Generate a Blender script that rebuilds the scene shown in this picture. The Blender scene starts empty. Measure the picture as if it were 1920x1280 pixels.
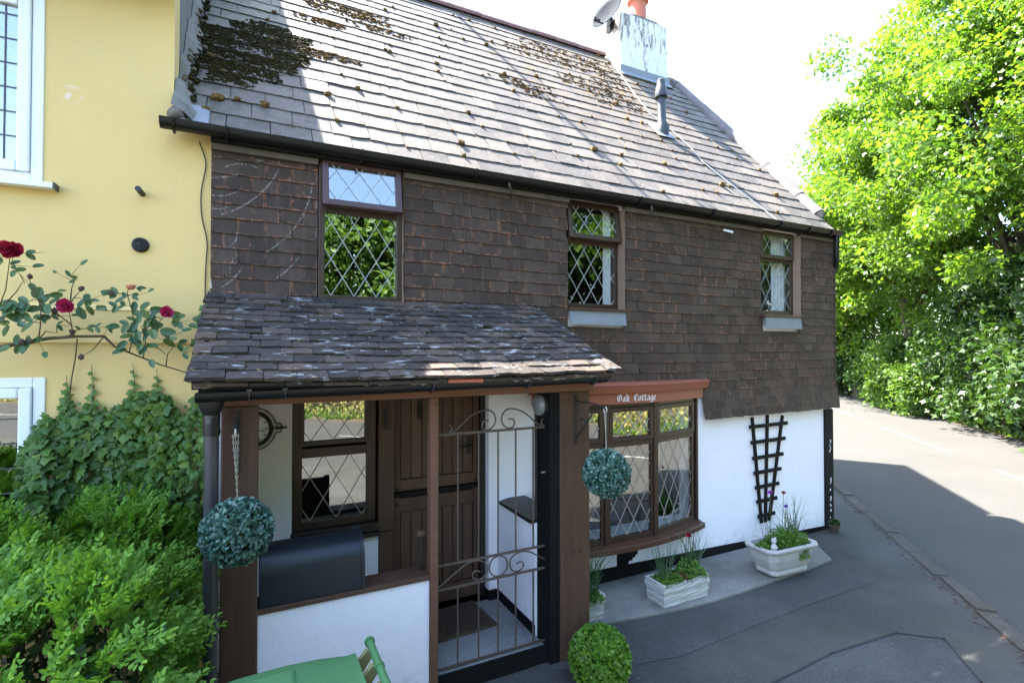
import bpy, bmesh, math, random
import numpy as np
from mathutils import Vector, Matrix
R = math.radians
scene = bpy.context.scene
COL = scene.collection

# ------------------------------------------------------------------ camera, sky, sun, exposure
cam_data = bpy.data.cameras.new("camera")
cam = bpy.data.objects.new("camera", cam_data)
COL.objects.link(cam)
cam_data.sensor_width = 36.0
cam_data.lens = 36.0 * 967.0 / 1920.0
cam_data.clip_start, cam_data.clip_end = 0.05, 900.0
cam.location = (0.0, 0.0, 2.4)
cam.rotation_euler = (R(90.89), 0.0, R(-26.6))
scene.camera = cam

SUN = Vector((-0.35, 0.52, 1.0)).normalized()          # towards the sun
sun_el = math.asin(SUN.z)
sun_az = math.atan2(SUN.x, SUN.y)
world = bpy.data.worlds.new("World")
scene.world = world
world.use_nodes = True
wn = world.node_tree
wn.nodes.clear()
sky = wn.nodes.new("ShaderNodeTexSky")
sky.sky_type = 'NISHITA'
sky.sun_disc = False
sky.sun_elevation = sun_el
sky.sun_rotation = sun_az % (2 * math.pi)
sky.air_density, sky.dust_density, sky.ozone_density = 1.0, 1.2, 1.0
bg = wn.nodes.new("ShaderNodeBackground")
bg.inputs['Strength'].default_value = 0.13
wo = wn.nodes.new("ShaderNodeOutputWorld")
wn.links.new(sky.outputs[0], bg.inputs[0])
wn.links.new(bg.outputs[0], wo.inputs[0])

sl = bpy.data.lights.new("sun", 'SUN')
sl.energy, sl.angle, sl.color = 4.9, R(0.53), (1.0, 0.95, 0.86)
so = bpy.data.objects.new("sun", sl)
COL.objects.link(so)
so.rotation_euler = (-SUN).to_track_quat('-Z', 'Y').to_euler()

vs = scene.view_settings
vs.view_transform, vs.look, vs.gamma = 'Standard', 'None', 1.0
vs.use_curve_mapping = False
vs.exposure = 3.42
scene.cycles.max_bounces = 8
scene.cycles.transparent_max_bounces = 12
scene.cycles.caustics_reflective = False
scene.cycles.caustics_refractive = False
scene.cycles.sample_clamp_indirect = 6.0

# ------------------------------------------------------------------ helpers
rng = random.Random(7)
WPOS = {}

def wpos(o):
    return WPOS.get(o.name, Vector((0, 0, 0))) if o is not None else Vector((0, 0, 0))

class MB:
    """collects faces; build() links them as one mesh object"""
    def __init__(s, T=None):
        s.v, s.f, s.uv, s.T = [], [], {}, T
    def add(s, p):
        p = Vector(p)
        if s.T is not None: p = s.T(p)
        s.v.append(p); return len(s.v) - 1
    def poly(s, *pts, uv=None):
        s.f.append([s.add(p) for p in pts])
        if uv: s.uv[len(s.f) - 1] = uv
    def hexa(s, c):
        i = [s.add(p) for p in c]
        for q in ((0,3,2,1),(4,5,6,7),(0,1,5,4),(1,2,6,5),(2,3,7,6),(3,0,4,7)):
            s.f.append([i[k] for k in q])
        return s
    def box(s, x0, x1, y0, y1, z0, z1):
        return s.hexa([(x0,y0,z0),(x1,y0,z0),(x1,y1,z0),(x0,y1,z0),(x0,y0,z1),(x1,y0,z1),(x1,y1,z1),(x0,y1,z1)])
    def beam(s, p, q, w, h, up=(0,0,1)):
        p, q = Vector(p), Vector(q); d = (q - p).normalized(); up = Vector(up)
        a = d.cross(up).normalized(); b = a.cross(d).normalized()
        a *= w / 2; b *= h / 2
        return s.hexa([p-a-b, p+a-b, q+a-b, q-a-b, p-a+b, p+a+b, q+a+b, q-a+b])
    def tube(s, pts, r, n=8, caps=True):
        pts = [Vector(p) for p in pts]; m = len(pts)
        rs = r if isinstance(r, (list, tuple)) else [r] * m
        rings = []; prev = None
        for i, p in enumerate(pts):
            d = (pts[min(i+1, m-1)] - pts[max(i-1, 0)])
            d = d.normalized() if d.length > 1e-9 else Vector((0,0,1))
            if prev is None:
                a = d.cross(Vector((0,0,1)))
                if a.length < 1e-3: a = d.cross(Vector((1,0,0)))
            else:
                a = prev - d * prev.dot(d)
                if a.length < 1e-4: a = d.cross(Vector((0,1,0.3)))
            a.normalize(); prev = a; b = d.cross(a)
            rings.append([s.add(p + (a*math.cos(2*math.pi*k/n) + b*math.sin(2*math.pi*k/n)) * rs[i]) for k in range(n)])
        for i in range(m-1):
            for k in range(n):
                s.f.append([rings[i][k], rings[i][(k+1)%n], rings[i+1][(k+1)%n], rings[i+1][k]])
        if caps:
            s.f.append(rings[0][::-1]); s.f.append(rings[-1])
        return s
    def lathe(s, prof, c=(0,0,0), n=20, axis='z'):
        c = Vector(c); rings = []
        for r, z in prof:
            ring = []
            for k in range(n):
                a = 2*math.pi*k/n; x, y = r*math.cos(a), r*math.sin(a)
                o = Vector((x, y, z)) if axis == 'z' else (Vector((x, z, y)) if axis == 'y' else Vector((z, x, y)))
                ring.append(s.add(c + o))
            rings.append(ring)
        for i in range(len(rings)-1):
            for k in range(n):
                s.f.append([rings[i][k], rings[i][(k+1)%n], rings[i+1][(k+1)%n], rings[i+1][k]])
        s.f.append(rings[0][::-1]); s.f.append(rings[-1])
        return s
    def prism(s, poly, axis, a, b):
        def P(u, v, w):
            return {'x': (w,u,v), 'y': (u,w,v), 'z': (u,v,w)}[axis]
        n = len(poly)
        A = [s.add(P(u,v,a)) for u,v in poly]; B = [s.add(P(u,v,b)) for u,v in poly]
        s.f.append(A[::-1]); s.f.append(B)
        for k in range(n):
            s.f.append([A[k], A[(k+1)%n], B[(k+1)%n], B[k]])
        return s
    def blob(s, c, r, sub=1, jit=0.25, sq=(1,1,1), rnd=rng):
        bm = bmesh.new(); bmesh.ops.create_icosphere(bm, subdivisions=sub, radius=1.0)
        base = len(s.v); c = Vector(c)
        for v in bm.verts:
            k = r * (1 + rnd.uniform(-jit, jit))
            s.add(c + Vector((v.co.x*sq[0], v.co.y*sq[1], v.co.z*sq[2])) * k)
        for f in bm.faces: s.f.append([base + v.index for v in f.verts])
        bm.free(); return s
    def mesh(s, name, off=Vector((0,0,0)), smooth=False):
        me = bpy.data.meshes.new(name)
        me.from_pydata([tuple(p - off) for p in s.v], [], s.f)
        bm = bmesh.new(); bm.from_mesh(me)
        bmesh.ops.recalc_face_normals(bm, faces=bm.faces); bm.to_mesh(me); bm.free()
        if s.uv:
            ul = me.uv_layers.new(name="UVMap")
            for pi, p in enumerate(me.polygons):
                u = s.uv.get(pi)
                for k, li in enumerate(p.loop_indices):
                    vi = me.loops[li].vertex_index
                    ul.data[li].uv = (0, 0) if u is None else u[s.f[pi].index(vi)]
        if smooth:
            for p in me.polygons: p.use_smooth = True
        return me
    def build(s, name, mat, parent=None, smooth=False, bevel=0, auto=None):
        off = wpos(parent)
        me = s.mesh(name, off, smooth or auto is not None)
        me.materials.append(mat)
        o = bpy.data.objects.new(name, me); COL.objects.link(o)
        if parent is not None: o.parent = parent
        WPOS[o.name] = off.copy()
        if bevel:
            b = o.modifiers.new("bevel", 'BEVEL'); b.width = bevel; b.segments = 2; b.limit_method = 'ANGLE'; b.angle_limit = R(40)
        if auto is not None:
            smooth_by_angle(me, auto)
        return o

def smooth_by_angle(me, deg):
    bm = bmesh.new(); bm.from_mesh(me)
    for e in bm.edges:
        if len(e.link_faces) == 2 and e.calc_face_angle(0) > R(deg): e.smooth = False
    bm.to_mesh(me); bm.free()

def tag(o, label=None, cat=None, group=None, kind=None):
    if label: o['label'] = label
    if cat: o['category'] = cat
    if group: o['group'] = group
    if kind: o['kind'] = kind
    return o

def thing(name, label, cat, loc=(0,0,0), group=None):
    o = bpy.data.objects.new(name, None); COL.objects.link(o)
    o.location = loc; o.empty_display_size = 0.1
    WPOS[o.name] = Vector(loc)
    return tag(o, label, cat, group)

def link_piece(name, me, parent, M, mat=None):
    """a piece sharing mesh data, placed by a world matrix under parent (parents are never rotated)"""
    o = bpy.data.objects.new(name, me); COL.objects.link(o)
    o.parent = parent
    L = M.copy(); L.translation = M.translation - wpos(parent)
    o.matrix_local = L
    return o

def frame_mat(o, x, y, z):
    return Matrix(((x[0],y[0],z[0],o[0]),(x[1],y[1],z[1],o[1]),(x[2],y[2],z[2],o[2]),(0,0,0,1)))

def arrays_mesh(name, V, F):
    me = bpy.data.meshes.new(name)
    V = np.asarray(V, dtype=np.float32); F = np.asarray(F, dtype=np.int32)
    k = F.shape[1]
    me.vertices.add(len(V)); me.vertices.foreach_set("co", V.ravel())
    me.loops.add(F.size); me.loops.foreach_set("vertex_index", F.ravel())
    me.polygons.add(len(F))
    me.polygons.foreach_set("loop_start", np.arange(0, F.size, k, dtype=np.int32))
    me.polygons.foreach_set("loop_total", np.full(len(F), k, dtype=np.int32))
    me.update(calc_edges=True); me.validate()
    return me

def arrays_obj(name, V, F, mat, parent=None):
    off = wpos(parent)
    me = arrays_mesh(name, np.asarray(V) - np.array(off), F)
    me.materials.append(mat)
    o = bpy.data.objects.new(name, me); COL.objects.link(o)
    if parent is not None: o.parent = parent
    WPOS[o.name] = off.copy()
    return o

# the camera's own view, used only to tell which pieces show largest
CR, CF = Vector((math.cos(R(26.6)), -math.sin(R(26.6)), 0)), Vector((math.sin(R(26.6)), math.cos(R(26.6)), 0))
def shown(p, n):
    d = Vector(p) - Vector((0,0,2.4)); z = d.dot(CF)
    if z < 0.1: return -1
    u, v = d.dot(CR)/z, d.z/z
    if abs(u) > 1.04 or abs(v) > 0.72: return -1
    return abs(d.normalized().dot(n)) / d.length_squared

# ------------------------------------------------------------------ materials
class NT:
    def __init__(s, name):
        s.m = bpy.data.materials.new(name); s.m.use_nodes = True
        s.t = s.m.node_tree; s.t.nodes.clear()
        s.out = s.t.nodes.new("ShaderNodeOutputMaterial")
        s.geo = s.t.nodes.new("ShaderNodeNewGeometry")
        s.P = s.geo.outputs['Position']
    def n(s, kind, **kw):
        x = s.t.nodes.new(kind)
        for k, v in kw.items(): setattr(x, k, v)
        return x
    def put(s, sock, val):
        if val is None: return
        if isinstance(val, bpy.types.NodeSocket): s.t.links.new(val, sock)
        elif isinstance(val, (tuple, list)) and sock.type == 'RGBA' and len(val) == 3: sock.default_value = (*val, 1)
        else: sock.default_value = val
    def math(s, op, a, b=None, c=None, clamp=False):
        x = s.n("ShaderNodeMath", operation=op, use_clamp=clamp)
        for i, q in enumerate((a, b, c)):
            if q is not None: s.put(x.inputs[i], q)
        return x.outputs[0]
    def noise(s, scale, detail=4, rough=0.55, coord=None, stretch=None, dist=0.0):
        x = s.n("ShaderNodeTexNoise"); c = coord or s.P
        if stretch:
            m = s.n("ShaderNodeMapping"); s.put(m.inputs['Vector'], c); m.inputs['Scale'].default_value = stretch; c = m.outputs[0]
        s.put(x.inputs['Vector'], c); x.inputs['Scale'].default_value = scale
        x.inputs['Detail'].default_value = detail; x.inputs['Roughness'].default_value = rough
        x.inputs['Distortion'].default_value = dist
        return x.outputs['Fac']
    def vor(s, scale, feature='F1', coord=None):
        x = s.n("ShaderNodeTexVoronoi", feature=feature); s.put(x.inputs['Vector'], coord or s.P); x.inputs['Scale'].default_value = scale
        return x.outputs['Distance']
    def n_edge(s, scale):
        w = s.n('ShaderNodeVectorMath', operation='ADD'); s.put(w.inputs[0], s.P)
        nz = s.n('ShaderNodeTexNoise'); s.put(nz.inputs['Vector'], s.P); nz.inputs['Scale'].default_value = 3.0
        k = s.n('ShaderNodeVectorMath', operation='SCALE'); s.t.links.new(nz.outputs['Color'], k.inputs[0]); k.inputs['Scale'].default_value = 0.5
        s.t.links.new(k.outputs[0], w.inputs[1])
        return s.vor(scale, 'DISTANCE_TO_EDGE', w.outputs[0])
    def step(s, f, a, b):
        x = s.n("ShaderNodeMapRange"); s.put(x.inputs[0], f)
        x.inputs[1].default_value = a; x.inputs[2].default_value = b
        x.interpolation_type = 'SMOOTHSTEP'
        return x.outputs[0]
    def mix(s, f, a, b):
        x = s.n("ShaderNodeMix", data_type='RGBA'); s.put(x.inputs[0], f); s.put(x.inputs[6], a); s.put(x.inputs[7], b)
        return x.outputs[2]
    def mul(s, col, f):
        x = s.n("ShaderNodeMix", data_type='RGBA', blend_type='MULTIPLY'); x.inputs[0].default_value = 1
        s.put(x.inputs[6], col)
        c = s.n("ShaderNodeCombineColor")
        for i in range(3): s.put(c.inputs[i], f)
        s.t.links.new(c.outputs[0], x.inputs[7]); return x.outputs[2]
    def rnd(s):
        oi = s.n("ShaderNodeObjectInfo").outputs['Random']
        return s.math('FRACT', s.math('ADD', oi, s.geo.outputs['Random Per Island']))
    def ramp(s, f, *stops):
        x = s.n("ShaderNodeValToRGB"); s.put(x.inputs[0], f); e = x.color_ramp.elements
        while len(e) < len(stops): e.new(0.5)
        for i, (p, c) in enumerate(stops): e[i].position = p; e[i].color = (*c, 1)
        return x.outputs[0]
    def bump(s, h, strength=0.3, dist=0.01, normal=None):
        x = s.n("ShaderNodeBump"); x.inputs['Strength'].default_value = strength; x.inputs['Distance'].default_value = dist
        s.put(x.inputs['Height'], h)
        if normal is not None: s.put(x.inputs['Normal'], normal)
        return x.outputs[0]
    def xyz(s):
        x = s.n("ShaderNodeSeparateXYZ"); s.put(x.inputs[0], s.P); return x.outputs
    def dist_to(s, p):
        x = s.n("ShaderNodeVectorMath", operation='DISTANCE'); s.put(x.inputs[0], s.P); x.inputs[1].default_value = p
        return x.outputs['Value']
    def principled(s, col, rough=0.6, spec=0.4, normal=None, metal=0.0):
        x = s.n("ShaderNodeBsdfPrincipled")
        s.put(x.inputs['Base Color'], col); s.put(x.inputs['Roughness'], rough)
        x.inputs['Specular IOR Level'].default_value = spec; s.put(x.inputs['Metallic'], metal)
        if normal is not None: s.put(x.inputs['Normal'], normal)
        return x.outputs[0]
    def done(s, sh):
        s.t.links.new(sh, s.out.inputs[0]); return s.m

def m_paint(name, col, rough=0.6, bump=0.15, scale=60, var=0.12, spec=0.35, dirt=None, dirt_amt=0.3):
    t = NT(name)
    a = t.noise(3.0, 5); b = t.noise(scale, 4)
    c = t.mul(col, t.math('MULTIPLY_ADD', a, var*2, 1-var))
    if dirt:
        d = t.step(t.noise(7, 6, 0.65), 0.52, 0.75)
        c = t.mix(t.math('MULTIPLY', d, dirt_amt), c, dirt)
    return t.done(t.principled(c, t.math('MULTIPLY_ADD', b, 0.2, rough-0.1), spec, t.bump(b, bump, 0.004)))

def m_wood(name, dark, light, rough=0.6, stretch=(30,30,2.2), spec=0.3):
    t = NT(name)
    g = t.noise(1.0, 6, 0.6, stretch=stretch, dist=0.4)
    k = t.noise(2.2, 3)
    c = t.mix(t.math('MULTIPLY', g, t.math('MULTIPLY_ADD', k, 0.8, 0.6)), dark, light)
    c = t.mul(c, t.math('MULTIPLY_ADD', t.rnd(), 0.35, 0.82))
    knot = t.step(t.vor(3.1), 0.09, 0.04)
    c = t.mix(t.math('MULTIPLY', knot, 0.5), c, tuple(x*0.35 for x in dark))
    wear = t.step(t.noise(26, 6, 0.75, stretch=(1,1,0.5)), 0.66, 0.72)
    c = t.mix(t.math('MULTIPLY', wear, 0.35), c, tuple(min(1, x*2.0) for x in light))
    fleck = t.math('MULTIPLY', t.step(t.vor(13), 0.05, 0.03), t.step(t.noise(2.1, 3), 0.52, 0.60))
    c = t.mix(t.math('MULTIPLY', fleck, 0.5), c, (0.40,0.37,0.33))
    return t.done(t.principled(c, rough, spec, t.bump(g, 0.35, 0.004)))

def m_plain(name, col, rough=0.5, spec=0.5, metal=0.0, var=0.15):
    t = NT(name)
    c = t.mul(col, t.math('MULTIPLY_ADD', t.noise(9, 5), var*2, 1-var))
    return t.done(t.principled(c, t.math('MULTIPLY_ADD', t.noise(40, 3), 0.2, rough-0.1), spec, None, metal))

def m_leaf(name, cols, trans=0.45, rough=0.42, tcol=None, spec=0.35, clump=0.6):
    t = NT(name)
    f = t.math('ADD', t.math('MULTIPLY', t.rnd(), 0.55), t.math('MULTIPLY', t.noise(clump, 3), 0.45), clamp=True)
    n = len(cols)
    c = t.ramp(f, *[((i+0.5)/n, q) for i, q in enumerate(cols)])
    d = t.principled(c, rough, spec)
    tr = t.n("ShaderNodeBsdfTranslucent")
    tc = t.n("ShaderNodeMix", data_type='RGBA', blend_type='MULTIPLY'); tc.inputs[0].default_value = 1.0
    t.put(tc.inputs[6], c); t.put(tc.inputs[7], tcol or (1.5, 1.5, 0.6))
    t.t.links.new(tc.outputs[2], tr.inputs[0])
    m = t.n("ShaderNodeMixShader"); m.inputs[0].default_value = trans
    t.t.links.new(d, m.inputs[1]); t.t.links.new(tr.outputs[0], m.inputs[2])
    return t.done(m.outputs[0])

# slates of the main roof: weathered grey, each a little different, lichen specks
def m_slate():
    t = NT("slate")
    r = t.rnd()
    base = t.ramp(r, (0.0, (0.078,0.069,0.061)), (0.35, (0.096,0.084,0.073)), (0.7, (0.112,0.096,0.081)), (1.0, (0.138,0.118,0.098)))
    n1 = t.noise(14, 6, 0.6); n2 = t.noise(90, 4)
    c = t.mul(base, t.math('MULTIPLY_ADD', n1, 0.7, 0.65))
    pale = t.step(t.noise(30, 5, 0.7), 0.56, 0.68)
    c = t.mix(t.math('MULTIPLY', pale, 0.45), c, (0.25,0.235,0.215))
    x, y, z = t.xyz()
    zone = t.math('MULTIPLY', t.step(t.dist_to((4.5, 6.4, 6.4)), 2.6, 0.7), t.step(t.noise(7, 6, 0.75), 0.47, 0.60))
    grime = t.step(t.noise(3.1, 6, 0.7), 0.45, 0.70)
    c = t.mul(c, t.math('MULTIPLY_ADD', grime, -0.35, 1.08))
    c = t.mix(t.math('MULTIPLY', zone, 0.75), c, (0.15,0.098,0.045))
    green = t.math('MULTIPLY', t.step(t.dist_to((-0.2, 5.9, 5.9)), 0.9, 0.2), t.noise(6, 3))
    c = t.mix(t.math('MULTIPLY', green, 0.6), c, (0.12,0.14,0.075))
    spot = t.step(t.vor(11), 0.10, 0.06)
    c = t.mix(t.math('MULTIPLY', spot, t.step(n1, 0.5, 0.6)), c, (0.28,0.265,0.21))
    nm = t.bump(t.math('ADD', t.math('MULTIPLY', n1, 0.6), n2), 0.5, 0.004)
    return t.done(t.principled(c, 0.65, 0.15, nm))

# hung clay tiles of the wall, painted dark with chipped terracotta edges, rose scratches at the left end
def m_walltile():
    t = NT("painted_wall_tile")
    r = t.rnd()
    base = t.ramp(r, (0.0, (0.043,0.029,0.022)), (0.6, (0.056,0.038,0.029)), (1.0, (0.072,0.050,0.038)))
    n1 = t.noise(11, 6, 0.62); n2 = t.noise(75, 4, 0.6)
    c = t.mul(base, t.math('MULTIPLY_ADD', n1, 0.9, 0.55))
    streak = t.noise(9, 4, 0.6, stretch=(3, 1, 0.35))
    c = t.mix(t.math('MULTIPLY', t.step(streak, 0.5, 0.72), 0.35), c, (0.110,0.085,0.066))
    uv = t.n("ShaderNodeUVMap"); s = t.n("ShaderNodeSeparateXYZ"); t.put(s.inputs[0], uv.outputs[0])
    u, v = s.outputs[0], s.outputs[1]
    eu = t.math('MULTIPLY', t.math('MINIMUM', u, t.math('SUBTRACT', 1.0, u)), 1.7)
    e = t.math('MINIMUM', eu, v)
    big = t.step(t.noise(2.3, 3), 0.42, 0.7)
    lim = t.math('MULTIPLY', t.step(t.noise(30, 5, 0.65), 0.40, 0.70), t.math('MULTIPLY_ADD', big, 0.19, 0.10))
    chip = t.step(t.math('SUBTRACT', lim, e), -0.004, 0.014)
    c = t.mix(t.math('MULTIPLY', chip, t.math('MULTIPLY_ADD', t.noise(4,3), 0.9, 0.1)), c, t.mix(t.step(t.noise(50, 3), 0.4, 0.6), (0.33,0.125,0.055), (0.17,0.105,0.072)))
    fl = t.math('MULTIPLY', t.step(t.noise(19, 6, 0.7), 0.645, 0.69), big)
    c = t.mix(t.math('MULTIPLY', fl, 0.5), c, (0.33,0.15,0.09))
    wsp = t.step(t.vor(7.0), 0.05, 0.03)
    c = t.mix(t.math('MULTIPLY', wsp, t.step(t.noise(1.7, 2), 0.55, 0.6)), c, (0.45,0.45,0.45))
    # rose-branch scratches: arcs swung from the wall's left end
    px, py, pz = t.xyz()
    tot = None
    for cx, cz, rad, a0, a1 in ((-0.521,4.051,0.738,-1.15,-0.38),(-0.388,3.77,0.792,-0.95,-0.1),(-0.065,3.55,0.222,1.2,2.2),(-0.498,4.84,1.219,-1.39,-1.25),(-0.259,3.743,0.23,-1.65,-0.75),(-0.248,3.536,0.12,-1.8,-0.95),(-0.228,3.238,0.111,-1.1,0.2),(-0.46,3.198,0.427,-0.98,-0.45),(0.096,3.316,0.503,1.42,1.8),(0.129,2.952,0.289,2.7,3.12),(-0.30,3.50,0.72,-0.9,-0.55)):
        dx = t.math('SUBTRACT', px, cx); dz = t.math('SUBTRACT', pz, cz)
        d = t.math('SQRT', t.math('ADD', t.math('MULTIPLY', dx, dx), t.math('MULTIPLY', dz, dz)))
        ring = t.step(t.math('ABSOLUTE', t.math('SUBTRACT', d, rad)), 0.006, 0.002)
        an = t.math('ARCTAN2', dz, dx)
        w = t.math('MULTIPLY', t.math('GREATER_THAN', an, a0), t.math('LESS_THAN', an, a1))
        g = t.math('MULTIPLY', ring, w)
        tot = g if tot is None else t.math('MAXIMUM', tot, g)
    tot = t.math('MULTIPLY', tot, t.step(t.noise(70, 3), 0.45, 0.55))
    tot = t.math('MULTIPLY', tot, t.math('LESS_THAN', px, 0.42))
    c = t.mix(t.math('MULTIPLY', tot, 0.5), c, (0.42,0.40,0.38))
    return t.done(t.principled(c, 0.66, 0.2, t.bump(t.math('ADD', n1, t.math('MULTIPLY', n2, 0.5)), 0.35, 0.005)))

def m_porchtile():
    t = NT("old_clay_tile")
    r = t.rnd()
    base = t.ramp(r, (0.0,(0.034,0.029,0.026)), (0.5,(0.053,0.044,0.039)), (0.85,(0.070,0.054,0.045)), (1.0,(0.092,0.062,0.047)))
    n1 = t.noise(16, 6, 0.65); n2 = t.noise(80, 4)
    c = t.mul(base, t.math('MULTIPLY_ADD', n1, 0.9, 0.6))
    li = t.step(t.noise(13, 5, 0.6, stretch=(0.6,1.6,1.6)), 0.585, 0.67)
    c = t.mix(t.math('MULTIPLY', li, 0.65), c, (0.36,0.37,0.38))
    ol = t.step(t.noise(23, 4, 0.6, coord=None), 0.66, 0.70)
    c = t.mix(t.math('MULTIPLY', ol, 0.7), c, (0.30,0.26,0.12))
    sp = t.step(t.vor(16), 0.11, 0.07)
    c = t.mix(t.math('MULTIPLY', sp, t.step(t.noise(4, 2), 0.5, 0.58)), c, (0.40,0.41,0.40))
    return t.done(t.principled(c, 0.8, 0.12, t.bump(t.math('ADD', n1, n2), 0.6, 0.006)))

def m_moss(name, a, b):
    t = NT(name)
    f = t.noise(45, 5, 0.7)
    c = t.mix(t.step(f, 0.35, 0.65), a, b)
    return t.done(t.principled(c, 0.95, 0.1, t.bump(t.noise(160, 4), 0.8, 0.01)))

def m_asphalt(name, col, pale, var=0.3, stain=None, blotch=0.30):
    t = NT(name)
    g = t.math('MULTIPLY_ADD', t.noise(70, 2, 0.7), 0.55, t.math('MULTIPLY', t.noise(210, 3, 0.6), 0.45)); sp = t.math('MAXIMUM', t.step(t.vor(85), 0.26, 0.14), t.step(t.vor(38), 0.17, 0.10))
    big = t.noise(0.9, 5, 0.6); mid = t.noise(5, 5, 0.6)
    c = t.mul(col, t.math('MULTIPLY_ADD', big, var*2, 1-var))
    c = t.mul(c, t.math('MULTIPLY_ADD', g, 2.3, -0.15))
    c = t.mul(c, t.math('MULTIPLY_ADD', t.step(t.noise(0.55, 6, 0.7), 0.44, 0.62), blotch, 1.0-blotch*.6))
    c = t.mix(t.math('MULTIPLY', sp, t.math('MULTIPLY', mid, 0.6)), c, pale)
    if stain:
        c = t.mix(t.math('MULTIPLY', t.step(t.noise(1.6, 6, 0.65), 0.50, 0.68), 0.6), c, stain)
    bits = t.math('MAXIMUM', t.step(t.vor(3.3), 0.022, 0.012), t.step(t.vor(9.1), 0.035, 0.02))
    c = t.mix(t.math('MULTIPLY', bits, 0.8), c, (0.5,0.5,0.48))
    return t.done(t.principled(c, 0.85, 0.25, t.bump(t.math('ADD', g, t.vor(190)), 0.4, 0.003)))

def m_glass(name="window_glass", tint=(0.90,0.92,0.92), f0=0.10, wav=0.035):
    t = NT(name)
    bp = t.bump(t.noise(2.5, 2), wav, 0.02)
    d = t.n("ShaderNodeVectorMath", operation='DOT_PRODUCT'); t.put(d.inputs[0], t.geo.outputs['Incoming']); t.put(d.inputs[1], bp)
    c = t.math('ABSOLUTE', d.outputs['Value'])
    fr = t.math('MULTIPLY_ADD', t.math('POWER', t.math('SUBTRACT', 1.0, c, clamp=True), 5.0), 1.0-f0, f0)
    tr = t.n("ShaderNodeBsdfTransparent"); t.put(tr.inputs[0], tint)
    gl = t.n("ShaderNodeBsdfGlossy"); gl.inputs['Roughness'].default_value = 0.0; t.put(gl.inputs[0], (0.95,0.97,0.97))
    t.t.links.new(bp, gl.inputs['Normal'])
    m = t.n("ShaderNodeMixShader"); t.put(m.inputs[0], fr)
    t.t.links.new(tr.outputs[0], m.inputs[1]); t.t.links.new(gl.outputs[0], m.inputs[2])
    return t.done(m.outputs[0])

M = {}
M['slate'] = m_slate(); M['walltile'] = m_walltile(); M['porchtile'] = m_porchtile()
def m_white():
    t = NT("white_masonry_paint")
    a = t.noise(2.2, 5); b = t.noise(38, 5, 0.6); big = t.noise(4.5, 4)
    c = t.mul((0.83,0.795,0.83), t.math('MULTIPLY_ADD', a, 0.08, 0.95))
    x, y, z = t.xyz()
    low = t.math('MULTIPLY', t.step(t.math('MULTIPLY_ADD', t.noise(6, 4), 0.5, z), 0.62, 0.28), t.step(t.noise(17, 6, 0.75), 0.44, 0.66))
    c = t.mix(t.math('MULTIPLY', low, 0.42), c, (0.33,0.31,0.27))
    run = t.step(t.noise(4, 6, 0.7, stretch=(5, 5, 0.5)), 0.58, 0.78)
    c = t.mix(t.math('MULTIPLY', run, 0.16), c, (0.50,0.47,0.42))
    sp = t.math('MULTIPLY', t.step(t.vor(8), 0.03, 0.018), t.step(t.noise(3, 2), 0.5, 0.55))
    c = t.mix(t.math('MULTIPLY', sp, 0.7), c, (0.16,0.13,0.10))
    return t.done(t.principled(c, 0.7, 0.25, t.bump(t.math('ADD', t.math('MULTIPLY', b, 0.35), big), 0.35, 0.02)))
M['white'] = m_white()
M['white_trim'] = m_paint("white_masonry_paint", (0.83,0.795,0.83), 0.7, 0.25, 35, 0.04, 0.3, (0.55,0.54,0.50), 0.12)
M['plinth'] = m_paint("black_plinth_paint", (0.006,0.006,0.006), 0.7, 0.3, 40, 0.2, 0.15)
def m_yellow():
    t = NT("yellow_masonry_paint")
    a = t.noise(1.3, 5); b = t.noise(45, 5, 0.6)
    c = t.mul((0.70,0.50,0.20), t.math('MULTIPLY_ADD', a, 0.14, 0.93))
    drip = t.step(t.noise(3, 5, 0.6, stretch=(4,1,0.4)), 0.5, 0.8)
    c = t.mix(t.math('MULTIPLY', drip, 0.18), c, (0.50,0.43,0.24))
    gr = t.step(t.noise(1.7, 6, 0.7), 0.54, 0.72)
    c = t.mix(t.math('MULTIPLY', gr, 0.16), c, (0.58,0.50,0.30))
    crk = t.math('MULTIPLY', t.step(t.n_edge(2.2), 0.012, 0.004), t.step(t.noise(0.9, 3), 0.52, 0.60))
    c = t.mix(t.math('MULTIPLY', crk, 0.06), c, (0.36,0.29,0.16))
    fl = t.math('MULTIPLY', t.step(t.dist_to((-1.085, 4.33, 4.09)), 0.085, 0.02), t.step(t.noise(24, 4), 0.50, 0.58))
    c = t.mix(t.math('MULTIPLY', fl, 0.8), c, (0.78,0.62,0.52))
    sp = t.math('MULTIPLY', t.step(t.vor(9), 0.035, 0.02), t.step(t.noise(2.6, 2), 0.5, 0.56))
    c = t.mix(t.math('MULTIPLY', sp, 0.6), c, (0.22,0.18,0.10))
    return t.done(t.principled(c, 0.7, 0.3, t.bump(t.math('ADD', b, t.noise(6, 4)), 0.3, 0.006)))
M['yellow'] = m_yellow()
M['mortar'] = m_paint("grey_mortar", (0.19,0.17,0.145), 0.9, 1.0, 18, 0.4, 0.2, (0.07,0.058,0.045), 0.8)
M['reveal'] = m_paint("pale_mortar_fillet", (0.185,0.125,0.088), 0.9, 0.7, 30, 0.2, 0.2, (0.2,0.13,0.09), 0.5)
M['eavemortar'] = m_paint("brown_grey_mortar", (0.105,0.088,0.072), 0.9, 0.8, 20, 0.35, 0.15, (0.05,0.042,0.035), 0.6)
M['lead'] = m_plain("grey_lead_sheet", (0.20,0.215,0.235), 0.6, 0.4, 0.2, 0.25)
M['gutter'] = m_plain("black_gutter_plastic", (0.007,0.007,0.008), 0.42, 0.35)
M['pipe'] = m_plain("grey_black_pipe", (0.035,0.035,0.04), 0.36, 0.5)
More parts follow.
